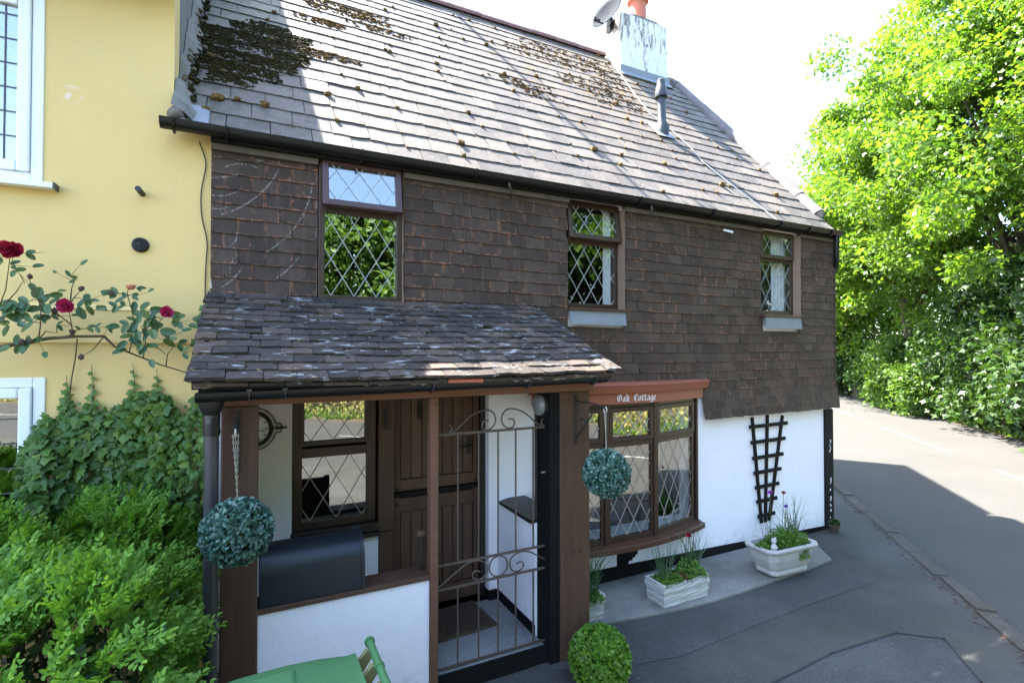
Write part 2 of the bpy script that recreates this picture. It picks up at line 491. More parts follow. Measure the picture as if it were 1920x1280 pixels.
M['frame'] = m_wood("brown_window_frame", (0.028,0.014,0.009), (0.054,0.029,0.018), 0.42, (26,26,2.5), 0.45)
M['frame_red'] = m_wood("purple_brown_sash", (0.050,0.022,0.022), (0.075,0.035,0.030), 0.35, (26,26,2.5), 0.5)
M['timber'] = m_wood("brown_porch_timber", (0.040,0.020,0.0125), (0.112,0.060,0.037), 0.6, (24,24,1.8))
M['beam'] = m_wood("brown_porch_beam", (0.105,0.050,0.033), (0.210,0.106,0.068), 0.65, (2.0,24,24), 0.15)
M['doorwood'] = m_wood("brown_door_plank", (0.052,0.027,0.017), (0.125,0.069,0.044), 0.5, (26,26,1.8))
M['darkwood'] = m_wood("dark_sill_wood", (0.010,0.006,0.005), (0.026,0.015,0.011), 0.45, (2.0,26,26), 0.5)
M['sillwood'] = m_wood("reddish_sill_wood", (0.056,0.023,0.014), (0.100,0.044,0.026), 0.4, (2.0,26,26), 0.5)
M['blackwood'] = m_wood("black_stained_wood", (0.004,0.004,0.004), (0.010,0.009,0.009), 0.65, (30,30,2.2), 0.15)
M['fascia'] = m_paint("terracotta_fascia_paint", (0.28,0.088,0.047), 0.5, 0.15, 40, 0.12, 0.4)
M['iron'] = m_plain("black_wrought_iron", (0.018,0.016,0.015), 0.5, 0.4)
M['gateiron'] = m_plain("brown_gate_iron", (0.075,0.058,0.047), 0.5, 0.4)
M['leading'] = m_plain("pale_lead_strip", (0.36,0.38,0.37), 0.5, 0.4, 0.1)
M['leading_tan'] = m_plain("tan_lead_strip", (0.36,0.31,0.26), 0.5, 0.4, 0.1)
M['leading_dark'] = m_plain("dark_lead_strip", (0.07,0.065,0.062), 0.5, 0.4, 0.2)
M['glass'] = m_glass(f0=0.20); M['glass_up'] = m_glass('upper_window_glass', f0=0.085); M['glass_bright'] = m_glass('bright_window_glass', f0=0.19)
M['upvc'] = m_plain("white_window_plastic", (0.78,0.79,0.80), 0.35, 0.5, 0, 0.03)
M['curtain'] = m_plain("white_curtain_cloth", (0.72,0.72,0.72), 0.9, 0.1, 0, 0.08)
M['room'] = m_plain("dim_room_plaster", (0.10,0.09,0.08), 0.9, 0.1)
def m_render_white():
    t = NT("weathered_white_render")
    n = t.noise(5, 6, 0.65); st = t.noise(5, 5, 0.7, stretch=(3.2, 3.2, 0.55))
    c = t.mul((0.66,0.635,0.60), t.math('MULTIPLY_ADD', n, 0.3, 0.85))
    x, y, z = t.xyz()
    top = t.step(z, 7.3, 8.25)
    crk = t.math('MULTIPLY', t.step(t.math('ABSOLUTE', t.math('SUBTRACT', t.math('MULTIPLY_ADD', t.noise(3.0, 5), 0.5, x), 6.36)), 0.035, 0.008), t.step(t.noise(14, 5, 0.7), 0.42, 0.56))
    m = t.math('MAXIMUM', t.step(t.math('MULTIPLY_ADD', top, 0.12, st), 0.585, 0.68), crk)
    c = t.mix(t.math('MULTIPLY', m, 0.8), c, (0.09,0.08,0.06))
    return t.done(t.principled(c, 0.85, 0.2, t.bump(n, 0.4, 0.01)))
M['chimney'] = m_render_white()
M['terracotta'] = m_paint("terracotta_clay", (0.42,0.125,0.07), 0.7, 0.2, 30, 0.15)
M['ridge'] = m_paint("dark_red_ridge_clay", (0.16,0.085,0.075), 0.8, 0.4, 30, 0.3, 0.3, (0.22,0.20,0.17), 0.6)
M['coping'] = m_paint("grey_coping", (0.12,0.108,0.110), 0.85, 0.6, 40, 0.25, 0.25, (0.21,0.20,0.185), 0.5)
M['flue'] = m_plain("grey_flue_plastic", (0.034,0.037,0.043), 0.45, 0.4)
M['dish'] = m_plain("shade_darkened_dish", (0.024,0.027,0.033), 0.9, 0.05, 0, 0.05)  # dish grey darkened to stand in for shade on its face
M['concrete'] = m_asphalt("grey_concrete_ledge", (0.20,0.19,0.17), (0.42,0.41,0.38), 0.35, (0.10,0.095,0.085))
M['floor'] = m_asphalt("grey_porch_floor", (0.22,0.22,0.215), (0.45,0.45,0.44), 0.45, (0.09,0.09,0.09))
M['trough'] = m_paint("pale_stone_trough", (0.46,0.45,0.42), 0.85, 0.6, 45, 0.12, 0.2, (0.28,0.27,0.23), 0.5)
M['urn'] = m_paint("grey_stone_planter", (0.40,0.375,0.35), 0.85, 0.5, 60, 0.12, 0.2, (0.24,0.22,0.2), 0.5)
M['soil'] = m_plain("dark_soil", (0.03,0.022,0.016), 0.95, 0.1)
M['road'] = m_asphalt("road_asphalt", (0.048,0.0455,0.0415), (0.100,0.095,0.086), 0.10, None, 0.06)
M['pave'] = m_asphalt("pavement_asphalt", (0.056,0.0535,0.049), (0.20,0.19,0.17), 0.25, (0.052,0.051,0.036))
M['pave2'] = m_asphalt("smooth_pavement_asphalt", (0.062,0.060,0.058), (0.17,0.165,0.155), 0.22, (0.048,0.046,0.042))
M['patch'] = m_asphalt("patch_asphalt", (0.055,0.055,0.056), (0.15,0.145,0.14), 0.2)
M['seam'] = m_asphalt("tar_seam", (0.030,0.030,0.031), (0.09,0.09,0.09), 0.4)
M['kerb'] = m_asphalt("mossy_kerb_stone", (0.062,0.056,0.045), (0.13,0.12,0.10), 0.4, (0.050,0.037,0.020))
M['line'] = m_asphalt("white_road_paint", (0.30,0.29,0.275), (0.4,0.4,0.38), 0.25)
M['soil_bank'] = m_paint("bank_earth", (0.075,0.062,0.035), 0.95, 0.8, 9, 0.3, 0.1, (0.03,0.04,0.012), 0.8)
def m_grass():
    t = NT("grass_ground")
    a = t.noise(0.35, 4); b = t.noise(14, 5, 0.7)
    c = t.mix(a, (0.055,0.075,0.014), (0.145,0.125,0.038))
    return t.done(t.principled(t.mul(c, t.math('MULTIPLY_ADD', b, 1.0, 0.5)), 0.9, 0.15, t.bump(b, 0.7, 0.05)))
M['grass'] = m_grass()
M['moss'] = m_moss("brown_green_moss", (0.017,0.013,0.005), (0.048,0.038,0.012))
M['moss_dry'] = m_moss("dry_orange_moss", (0.075,0.046,0.020), (0.22,0.135,0.050))
M['bin'] = m_plain("green_bin_plastic", (0.042,0.122,0.048), 0.45, 0.4, 0, 0.1)
M['bin2'] = m_plain("sun_faded_bin_plastic", (0.13,0.135,0.055), 0.5, 0.35, 0, 0.15)
M['box'] = m_plain("blue_grey_plastic", (0.013,0.016,0.022), 0.42, 0.4, 0, 0.12)
M['bark'] = m_wood("tree_bark", (0.035,0.027,0.02), (0.10,0.08,0.06), 0.9, (7,7,1.6), 0.1)
M['stem'] = m_plain("brown_green_stem", (0.085,0.065,0.035), 0.7, 0.2, 0, 0.3)
M['chain'] = m_plain("dull_chain_metal", (0.30,0.27,0.22), 0.5, 0.5, 0.4, 0.3)
M['lampglass'] = m_plain("ribbed_lamp_glass", (0.16,0.165,0.165), 0.3, 0.5, 0, 0.25)
M['clockface'] = m_plain("white_clock_face", (0.80,0.83,0.86), 0.4, 0.4, 0, 0.05)
M['mat'] = m_asphalt("brown_coir_mat", (0.085,0.052,0.032), (0.15,0.11,0.08), 0.3)
M['red'] = m_leaf("crimson_petal", [(0.16,0.004,0.012),(0.27,0.007,0.022),(0.36,0.012,0.04)], 0.25, 0.5, (1.3,0.8,0.9), 0.3, 20)
M['pink'] = m_leaf("crimson_pink_petal", [(0.26,0.008,0.035),(0.42,0.02,0.085),(0.52,0.05,0.14)], 0.25, 0.5, (1.3,0.8,0.9), 0.3, 20)
M['purple'] = m_leaf("purple_petal", [(0.30,0.05,0.38),(0.42,0.10,0.50)], 0.3, 0.5, (1,1,1))
M['violet'] = m_leaf("violet_petal", [(0.12,0.05,0.36),(0.20,0.09,0.48)], 0.3, 0.5, (1,1,1))
M['bud'] = m_plain("dry_brown_bud", (0.07,0.045,0.035), 0.8, 0.2)
M['l_tree'] = m_leaf("maple_leaf", [(0.044,0.092,0.012),(0.074,0.142,0.018),(0.112,0.188,0.026),(0.158,0.222,0.034)], 0.55, 0.38, (1.55,1.65,0.5), 0.45, 0.5)
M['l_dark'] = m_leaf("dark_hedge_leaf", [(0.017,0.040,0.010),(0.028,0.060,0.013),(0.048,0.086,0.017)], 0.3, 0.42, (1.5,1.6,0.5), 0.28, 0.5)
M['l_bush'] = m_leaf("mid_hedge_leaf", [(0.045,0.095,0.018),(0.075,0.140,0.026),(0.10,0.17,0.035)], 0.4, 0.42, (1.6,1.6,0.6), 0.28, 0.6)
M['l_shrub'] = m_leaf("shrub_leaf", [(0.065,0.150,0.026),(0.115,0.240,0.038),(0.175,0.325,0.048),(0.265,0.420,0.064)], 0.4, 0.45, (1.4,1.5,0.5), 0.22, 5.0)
M['l_ivy'] = m_leaf("ivy_leaf", [(0.034,0.078,0.012),(0.050,0.108,0.016),(0.070,0.140,0.020),(0.125,0.190,0.024)], 0.2, 0.40, (1.3,1.5,0.6), 0.3, 2.5)
M['l_ivy_young'] = m_leaf("young_ivy_leaf", [(0.09,0.17,0.035),(0.12,0.20,0.04)], 0.3, 0.35, (1.3,1.5,0.6), 0.4, 3)
M['l_rose'] = m_leaf("rose_leaf", [(0.040,0.090,0.035),(0.055,0.115,0.052),(0.075,0.135,0.048),(0.140,0.175,0.036)], 0.25, 0.38, (1.3,1.4,0.6), 0.4, 5)
M['l_ball'] = m_leaf("plastic_topiary_leaf", [(0.016,0.048,0.037),(0.034,0.088,0.067),(0.070,0.148,0.115),(0.15,0.26,0.21)], 0.1, 0.36, (1,1.2,0.9), 0.5, 12)
M['l_box'] = m_leaf("box_leaf", [(0.060,0.140,0.016),(0.105,0.215,0.024),(0.17,0.30,0.034)], 0.35, 0.4, (1.4,1.5,0.5), 0.35, 14)
M['l_plant'] = m_leaf("planter_leaf", [(0.060,0.140,0.026),(0.10,0.21,0.032),(0.16,0.27,0.040)], 0.4, 0.45, (1.4,1.4,0.5), 0.3, 12)
M['l_blade'] = m_leaf("chive_blade", [(0.055,0.105,0.050),(0.08,0.14,0.06)], 0.2, 0.45, (1.2,1.2,0.7), 0.3, 12)

# ------------------------------------------------------------------ the setting: ground, road, pavement
def struct(name, mb, mat, **k):
    return tag(mb.build(name, mat, **k), kind='structure')
RD = Vector((0.700, 0.714, 0)); RN = Vector((0.714, -0.700, 0)); K0 = Vector((5.65, 1.98, 0))
def rp(t, o, z=0.0): 
    p = K0 + RD * t + RN * o
    return (p.x, p.y, z)
g = MB()
N = 24
for i in range(N):
    for j in range(N):
        xs = [-400 + 800*k/N for k in (i, i+1)]; ys = [-400 + 800*k/N for k in (j, j+1)]
        g.poly((xs[0],ys[0],-0.06), (xs[1],ys[0],-0.06), (xs[1],ys[1],-0.06), (xs[0],ys[1],-0.06))
struct('ground', g, M['grass'])
g = MB(); g.poly(rp(-90,0,-0.03), rp(-90,6.1,-0.03), rp(120,6.1,-0.03), rp(120,0,-0.03)); struct('road', g, M['road'])
g = MB(); g.poly(rp(-90,0,0.0), rp(60,0,0.0), rp(60,-14,0.0), rp(-90,-60,0.0)); struct('pavement', g, M['pave'])
# smoother strip beside the house and trench patches (sheets 4 mm up)
g = MB(); g.poly((1.2,3.9,.004),(2.27,3.19,.004),(3.02,3.05,.004),(3.95,3.10,.004),(4.55,3.117,.004),(5.76,3.125,.004),(6.05,3.35,.004),(5.9,3.6,.004),(5.0,3.9,.004))
struct('pavement_strip', g, M['pave2'])
g = MB(); g.poly((3.0,2.50,.004),(4.10,2.544,.004),(4.875,2.48,.004),(5.133,2.253,.004),(4.702,1.841,.004),(4.2,1.2,.004),(2.6,1.2,.004)); struct('pavement_patch', g, M['patch'])
g = MB()
sp = [(2.3,2.47),(3.3,2.505),(4.10,2.544),(4.875,2.48),(5.133,2.253),(4.702,1.841),(4.2,1.25)]
for a, b in zip(sp, sp[1:]):
    a, b = Vector((*a, .008)), Vector((*b, .008)); d = (b-a).normalized(); n = Vector((-d.y, d.x, 0))*0.010
    g.poly(a-n-d*.01, b-n+d*.01, b+n+d*.01, a+n-d*.01)
sp = [(2.27,3.19),(3.02,3.045),(3.95,3.104),(4.55,3.117),(5.76,3.125)]
for a, b in []:
    a, b = Vector((*a, .0085)), Vector((*b, .0085)); d = (b-a).normalized(); n = Vector((-d.y, d.x, 0))*0.003
    g.poly(a-n, b-n, b+n, a+n)
struct('pavement_seam', g, M['seam'])
# kerb stones between pavement and road
kerb = MB()
kerb.hexa([rp(-60,-.05,-.06),rp(-60,.09,-.06),rp(30,.09,-.06),rp(30,-.05,-.06),rp(-60,-.05,.006),rp(-60,.09,.006),rp(30,.09,.006),rp(30,-.05,.006)])
kb = struct('kerb', kerb, M['kerb'])
t = -4.0
while t < 9:
    L = rng.uniform(.55, .95); w = rng.uniform(-.02, .02); h = rng.uniform(.012, .028)
    s = MB(); j = lambda: rng.uniform(-.012, .012)
    a, b = -.065 + w, .085 + w
    s.hexa([rp(t+.01,a,-.05),rp(t+.01,b,-.05),rp(t+L-.01,b,-.05),rp(t+L-.01,a,-.05),
            rp(t+.02+j(),a+.01+j(),h+j()*.3),rp(t+.02+j(),b-.01+j(),h+j()*.3),rp(t+L-.02+j(),b-.01+j(),h+j()*.3),rp(t+L-.02+j(),a+.01+j(),h+j()*.3)])
    s.build('kerb_stone', M['kerb'], kb, bevel=.008); t += L
dirt = MB()
for k in range(900):
    t0 = rng.uniform(-2.5, 7); o0 = rng.gauss(-.02, .07) if rng.random() < .7 else rng.gauss(-.09, .03)
    dirt.blob(rp(t0, o0, .005), rng.uniform(.003, .011), 0, .4, (1.8, 1.8, .5))
tag(dirt.build('kerb_moss', M['bud']), 'brown moss and leaf litter gathered along the kerb', 'moss', kind='stuff')
# dashed centre line
g = MB()
for k in range(-14, 16):
    t0 = 3.55 + k * 6.0
    g.poly(rp(t0,3.41,-.026), rp(t0,3.49,-.026), rp(t0+4.0,3.49,-.026), rp(t0+4.0,3.41,-.026))
struct('road_line', g, M['line'])

# ------------------------------------------------------------------ cottage
cot = thing('cottage', 'brown tile-hung cottage with grey slate roof and white ground floor', 'house', (3.4, 4.5, 0))

def holed_wall(xs, zs, holes, y0, y1, name, mat, parent):
    X = sorted(set([xs[0], xs[1]] + [c for h in holes for c in h[:2] if xs[0] < c < xs[1]]))
    Z = sorted(set([zs[0], zs[1]] + [c for h in holes for c in h[2:] if zs[0] < c < zs[1]]))
    def solid(i, j):
        if not (0 <= i < len(X)-1 and 0 <= j < len(Z)-1): return False
        cx, cz = (X[i]+X[i+1])/2, (Z[j]+Z[j+1])/2
        return not any(h[0] < cx < h[1] and h[2] < cz < h[3] for h in holes)
    m = MB()
    for i in range(len(X)-1):
        for j in range(len(Z)-1):
            if not solid(i, j): continue
            a, b, c, d = X[i], X[i+1], Z[j], Z[j+1]
            m.poly((a,y0,c),(b,y0,c),(b,y0,d),(a,y0,d)); m.poly((a,y1,c),(a,y1,d),(b,y1,d),(b,y1,c))
            if not solid(i-1,j): m.poly((a,y0,c),(a,y0,d),(a,y1,d),(a,y1,c))
            if not solid(i+1,j): m.poly((b,y0,c),(b,y1,c),(b,y1,d),(b,y0,d))
            if not solid(i,j-1): m.poly((a,y0,c),(a,y1,c),(b,y1,c),(b,y0,c))
            if not solid(i,j+1): m.poly((a,y0,d),(b,y0,d),(b,y1,d),(a,y1,d))
    return m.build(name, mat, parent)

EY, EZ, RY, RZ = 4.235, 3.978, 7.46, 7.64
S = Vector((0, RY-EY, RZ-EZ)).normalized(); NRM = Vector((0, -S.z, S.y)); X1 = Vector((1, 0, 0))
SLEN = math.hypot(RY-EY, RZ-EZ)
def rf(x, s, h=0.0): return Vector((x, EY, EZ)) + S*s + NRM*h

W1 = (.445, 1.115, 2.775, 3.93); W2 = (2.765, 3.45, 2.81, 3.92); W3 = (5.57, 6.285, 2.83, 3.89)
PW = (.27, .93, .90, 2.08); DR = (.93, 1.93, .13, 2.10); BW = (2.44, 4.50, .47, 1.86)
wall = holed_wall((-.285, 7.0), (0, 3.98), [W1, W2, W3, PW, DR, BW], 4.33, 4.58, 'wall', M['white'], cot)
m = MB(); m.box(6.75, 7.0, 4.58, 10.8, 0, 3.98); m.prism([(4.34,3.98),(10.8,3.98),(7.46,7.5)], 'x', 6.75, 7.0); m.build('gable_wall', M['white'], cot)
m = MB(); m.box(-.285, 6.75, 10.55, 10.8, 0, 3.98); m.build('rear_wall', M['white'], cot)
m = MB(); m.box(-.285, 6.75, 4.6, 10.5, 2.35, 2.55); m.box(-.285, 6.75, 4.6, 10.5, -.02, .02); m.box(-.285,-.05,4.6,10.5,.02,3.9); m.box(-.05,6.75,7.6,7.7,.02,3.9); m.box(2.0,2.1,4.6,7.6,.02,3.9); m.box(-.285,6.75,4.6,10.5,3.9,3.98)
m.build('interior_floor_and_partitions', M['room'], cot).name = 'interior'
# plinth band, black
m = MB()
m.prism([(2.27,0),(6.96,0),(6.96,.045),(4.87,.115),(3.05,.165),(2.27,.18)], 'y', 4.312, 4.328); m.build('plinth', M['plinth'], cot)
m = MB(); m.box(6.84, 6.965, 4.306, 4.329, .036, 1.60); m.box(6.966, 7.02, 4.31, 4.45, 0, 1.60); m.build('corner_post', M['blackwood'], cot)
fl = MB()
for k in range(26):
    z = rng.choice([rng.uniform(.05,.9), rng.uniform(.05,.6), rng.uniform(1.0,1.2)]); x = rng.uniform(6.93, 6.96); a = rng.uniform(.006,.02)
    fl.box(x-a*.5, x+a*.5 if x+a*.5 < 6.964 else 6.964, 4.3045, 4.307, z, z+a*1.6)
fl.build('paint_flake', M['white'], cot)
# concrete ledge along the foot of the wall
led = MB(); poly = [(2.27,3.79),(2.66,3.70),(3.12,3.63),(3.5,3.575),(3.92,3.555),(4.4,3.56),(4.89,3.585),(5.4,3.60),(5.88,3.64),(6.12,3.95),(6.2,4.31),(2.27,4.31)]
led.prism(poly, 'z', -.02, .032)
struct('concrete_ledge', led, M['concrete'], bevel=.012)

# ---- hung tiles
def free(row, lo, hi, cuts):
    iv = [(lo, hi)]
    for a, b in cuts:
        iv = [q for p in iv for q in ((p[0], min(p[1], a)), (max(p[0], b), p[1])) if q[1]-q[0] > .02]
    return iv
GA = .109
tile_meshes = []
for k in range(7):
    r = random.Random(50+k); s = MB(); w, h, d = .0895, .142, .009
    jb = [r.uniform(-.003,.003) for _ in range(3)]
    bl, bm_, br = (-w,0,jb[0]), (0,0,jb[1]), (w,0,jb[2])
    fr = [(-w+r.uniform(0,.002),0,jb[0]),(0,-.0015,jb[1]),(w-r.uniform(0,.002),0,jb[2]),(w,0,h),(0,-.0015,h),(-w,0,h)]
    if k == 5: fr[0] = (-w+.012,0,jb[0]+.012)
    bk = [(x,y+d,z) for x,y,z in fr]
    uvv = [((x+w)/(2*w), z/h*1.3) for x,y,z in fr]
    s.poly(*fr, uv=[(min(max(a,0),1),max(b,0)) for a,b in uvv])
    n = len(fr)
    s.poly(*bk[::-1], uv=[(.5,.5)]*n)
    for i in range(n): s.poly(fr[i], fr[(i+1)%n], bk[(i+1)%n], bk[i], uv=[(0.5,0.01)]*4 if i < 2 else [(.5,.5)]*4)
    me = s.mesh('tile'); me.materials.append(M['walltile']); tile_meshes.append(me)
tiles = []
nrow = 21
for r in range(nrow):
    z0 = 1.612 + r*GA; zc = z0 + GA*.5
    cuts = []
    for W, e in ((W1, .004), (W2, .004), (W3, .006)):
        if W[2]-.03 < zc < W[3]+.2: cuts.append((W[0]-e, W[1]+e))
    if 2.645 < zc < 2.82: cuts += [(2.76, 3.455), (5.60, 6.285)]
    if zc < 2.06: cuts.append((-1, 4.565))
    elif zc < 2.68: cuts.append((-1, 2.385 - (zc-2.28)*.05))
    for a, b in free(r, -.285, 7.05, cuts):
        x = a - (0 if r % 2 else .0905) - rng.uniform(0, .012); first = True
        while x < b - .01:
            wd = .181 + rng.uniform(-.004, .004)
            l, h_ = max(x, a), min(x + wd, b)
            if h_ - l > .025:
                flick = 0.018 if r < 2 else 0.0
                tiles.append((l, h_, z0 + rng.uniform(-.002,.002) + .008*math.sin(l*1.1), rng.gauss(0,.003), rng.uniform(-.006,.008), r))
            x += wd
def tile_matrix(tl):
    l, h_, z0, rot, tilt, r = tl
    kick = .045 if r == 0 else (.028 if r == 1 else (.012 if r == 2 else 0))
    y = 4.292 - kick
    ang = .088 + tilt*.8 + (.08 if r < 3 else 0)
    Mx = Matrix.Translation(((l+h_)/2, y - .012, z0)) @ Matrix.Rotation(rot, 4, 'Y') @ Matrix.Rotation(-ang, 4, 'X') @ Matrix.Diagonal(((h_-l-.0015)/.179, 1, 1, 1))
    return Mx
cl = MB(); cl.box(-.284, 2.3, 4.300, 4.329, 2.60, 2.77); 
tiles.sort(key=lambda q: -shown(((q[0]+q[1])/2, 4.28, q[2]+.05), Vector((0,-1,0)))*(q[1]-q[0]))
hang = MB(); hang.box(4.64, 7.0, 4.300, 4.3215, 1.63, 1.70); hang = hang.build('tile_hanging', M['timber'], cot)
for i, tl in enumerate(tiles[:300]):
    link_piece('tile', tile_meshes[rng.randrange(7)], hang, tile_matrix(tl))
def join_pieces(name, items, parent, mat):
    """many pieces as one mesh: items = [(mesh, matrix)]"""
    V, F, UV = [], [], []
    for me, Mx in items:
        b = len(V)
        V += [tuple(Mx @ v.co) for v in me.vertices]
        ul = me.uv_layers[0].data if me.uv_layers else None
        for p in me.polygons:
            F.append([b+i for i in p.vertices])
            if ul: UV += [tuple(ul[li].uv) for li in p.loop_indices]
    off = wpos(parent)
    me = bpy.data.meshes.new(name); me.from_pydata([tuple(Vector(v)-off) for v in V], [], F)
    if UV:
        u = me.uv_layers.new(name="UVMap")
        for i, q in enumerate(UV): u.data[i].uv = q
    me.materials.append(mat)
    o = bpy.data.objects.new(name, me); COL.objects.link(o); o.parent = parent; WPOS[o.name] = off.copy()
    o['kind'] = 'stuff'
    return o
join_pieces('tile_field', [(tile_meshes[rng.randrange(7)], tile_matrix(tl)) for tl in tiles[300:]], hang, M['walltile'])
# tiles returning round the right corner on to the gable
ret = []
for r in range(nrow):
    kick = .045 if r == 0 else (.028 if r == 1 else (.012 if r == 2 else 0))
    y = 4.272 - kick*.5
    for c in range(8):
        wd = .0905 if (c == 0 and r % 2) else .181
        Mx = Matrix.Translation((7.048 + kick*.8 + rng.uniform(-.003,.003), y + wd/2, 1.612 + r*GA)) @ Matrix.Rotation(R(90), 4, 'Z') @ Matrix.Rotation(-.10, 4, 'X') @ Matrix.Diagonal((wd/.181*.99, 1, 1, 1))
        ret.append((tile_meshes[rng.randrange(7)], Mx)); y += wd
join_pieces('gable_tile_field', ret, hang, M['walltile'])
m = MB(); m.box(7.0, 7.028, 4.335, 5.7, 1.60, 3.94); m.build('batten', M['blackwood'], hang)
# mortar band under the eave between the windows
m = MB()
for a, b in ((-.284, .440), (1.12, 2.76), (3.455, 5.565), (6.29, 7.03)):
    m.box(a, b, 4.250, 4.30, 3.84, 3.99)
m.build('eave_mortar', M['eavemortar'], cot)

# ---- windows (built in a local frame: x right, y into the wall, z up)
def Tf(o, ux=(1,0,0), uz=(0,0,1)):
    o, ux, uz = Vector(o), Vector(ux).normalized(), Vector(uz).normalized(); uy = uz.cross(ux)
    return lambda p: o + ux*p[0] + uy*p[1] + uz*p[2]
def ring(mb, x0, x1, z0, z1, w, y0, y1):
    wl, wr, wb, wt = w if isinstance(w, tuple) else (w,)*4
    mb.box(x0, x0+wl, y0, y1, z0, z1); mb.box(x1-wr, x1, y0, y1, z0, z1)
    mb.box(x0+wl, x1-wr, y0, y1, z0, z0+wb); mb.box(x0+wl, x1-wr, y0, y1, z1-wt, z1)
def lattice(mb, x0, x1, z0, z1, dw, dh, y, w=.006, d=.003, ox=0, oz=0):
    def clip(p, q):
        t0, t1 = 0.0, 1.0; dx, dz = q[0]-p[0], q[1]-p[1]
        for P, Q in ((-dx, p[0]-x0), (dx, x1-p[0]), (-dz, p[1]-z0), (dz, z1-p[1])):
            if abs(P) < 1e-9:
                if Q < 0: return None
            else:
                r = Q/P
                if P < 0: t0 = max(t0, r)
                else: t1 = min(t1, r)
        if t1 - t0 < .01: return None
        return (p[0]+dx*t0, p[1]+dz*t0), (p[0]+dx*t1, p[1]+dz*t1)
    H = z1 - z0; W = x1 - x0; run = dw*H/dh
    for sgn in (1, -1):
        k = -int((run+W)/dw) - 2
        while k < (run + W)/dw + 2:
            a = x0 + ox + k*dw
            c = clip((a, z0+oz*0), (a + sgn*run, z1))
            if c:
                (ax, az), (bx, bz) = c; L = math.hypot(bx-ax, bz-az)
                if L > .015:
                    ex, ez = (bz-az)/L*w/2, -(bx-ax)/L*w/2; yy = y - (.0004 if sgn > 0 else 0)
                    mb.hexa([(ax-ex,yy-d,az-ez),(ax+ex,yy-d,az+ez),(bx+ex,yy-d,bz+ez),(bx-ex,yy-d,bz-ez),
                             (ax-ex,y,az-ez),(ax+ex,y,az+ez),(bx+ex,y,bz+ez),(bx-ex,y,bz-ez)])
            k += 1
def pane(T, x0, x1, z0, z1, y, parent, dw, dh, lead='leading', ox=0, lw=.006, gm='glass'):
    g = MB(T); g.box(x0, x1, y, y+.006, z0, z1); p = g.build('pane', M[gm], parent)
    l = MB(T); lattice(l, x0, x1, z0, z1, dw, dh, y-.0005, lw, .003, ox); l.build('leading', M[lead], parent)
    return p
def window(parent, o, w, h, trans, lead='leading', tilt=0, dw=.165, dh=.225, st=(.045,.045,.055,.05), fr='frame', sash_fr='frame', oxb=0, oxt=0, gm='glass_up'):
    T = Tf(o); win = MB(T)
    ring(win, 0, w, 0, h, st, 0, .07); win.box(st[0], w-st[1], 0.002, .068, trans-.03, trans+.03)
    win = win.build('window', M[fr], parent, bevel=.004)
    pane(T, st[0], w-st[1], st[2], trans-.03, .018, win, dw, dh, lead, oxb, .005, gm)
    zt = trans+.03; z1 = h - st[3]*.4
    uz = Vector((0, -math.sin(R(tilt)), math.cos(R(tilt))))
    O = Vector(o) + Vector((0, -.02, z1)); Lh = z1 - zt + .02
    bot = O - Vector((0, -math.sin(R(tilt)), math.cos(R(tilt))))*(-1)*0
    dn = Vector((0, -math.sin(R(tilt)), -math.cos(R(tilt))))
    T2 = Tf(O + dn*Lh, (1,0,0), -dn)
    s = MB(T2); x0, x1 = st[0]*.45, w-st[1]*.45
    ring(s, x0, x1, 0, Lh, .048, -.012, .04)
    s = s.build('sash', M[sash_fr], parent, bevel=.004); 
    pane(T2, x0+.048, x1-.048, .048, Lh-.048, .008, win, dw, dh*.86, lead, oxt, .005, gm)
    return win
w1 = window(cot, (W1[0]+.004, 4.285, W1[2]), .662, 1.15, .735, tilt=9, fr='frame', sash_fr='frame_red', gm='glass_bright', dw=.178, dh=.29, oxb=.05, oxt=.06)
w1['label'] = 'leftmost upper window over the porch, top light tilted open'
w2 = window(cot, (W2[0], 4.37, W2[2]), .685, 1.10, .69, tilt=8, dw=.175, dh=.275, oxb=.03, oxt=.06, st=(.05,.05,.06,.05))
w2['label'] = 'middle upper window with its top light tilted open'
w3 = window(cot, (W3[0], 4.335, W3[2]), .675, 1.06, .70, tilt=0, dw=.19, dh=.30, oxb=.02, st=(.05,.055,.06,.05))
w3['label'] = 'rightmost upper window, closed, white curtain behind'
m = MB(); m.box(2.755, 3.455, 4.235, 4.37, 2.785, 2.81); m.build('sill', M['sillwood'], cot, bevel=.004)
m = MB(); m.box(5.56, 6.29, 4.235, 4.335, 2.805, 2.83); m.build('sill', M['sillwood'], cot, bevel=.004)
m = MB(); m.box(.43, 1.125, 4.215, 4.285, 2.755, 2.775); m.build('sill', M['sillwood'], cot, bevel=.004)
for a, b, z0, z1 in ((2.765, 3.45, 2.645, 2.785), (5.605, 6.28, 2.66, 2.805)):
    m = MB(); m.hexa([(a,4.238,z0),(b,4.238,z0),(b,4.246,z0),(a,4.246,z0),(a,4.256,z1),(b,4.256,z1),(b,4.264,z1),(a,4.264,z1)]); m.build('lead_apron', M['lead'], cot)
def fillet(x, z0, z1, xo, y0, y1):
    m = MB(); n = 14; r = random.Random(int(x*100)); P = []
    for k in range(n+1):
        z = z0 + (z1-z0)*k/n
        P.append(((x, y1, z), (xo + r.uniform(-.006,.006), y0 + r.uniform(-.004,.004), z)))
    for a, b in zip(P, P[1:]):
        m.poly(a[0], a[1], b[1], b[0]); 
        m.poly(a[1], (a[1][0]+.02, y1, a[1][2]), (b[1][0]+.02, y1, b[1][2]), b[1])
    m.build('mortar_fillet', M['reveal'], cot)
fillet(1.107, 2.78, 3.86, 1.114, 4.262, 4.31); fillet(3.438, 2.70, 3.86, 3.449, 4.262, 4.40); fillet(6.245, 2.83, 3.86, 6.292, 4.262, 4.345)
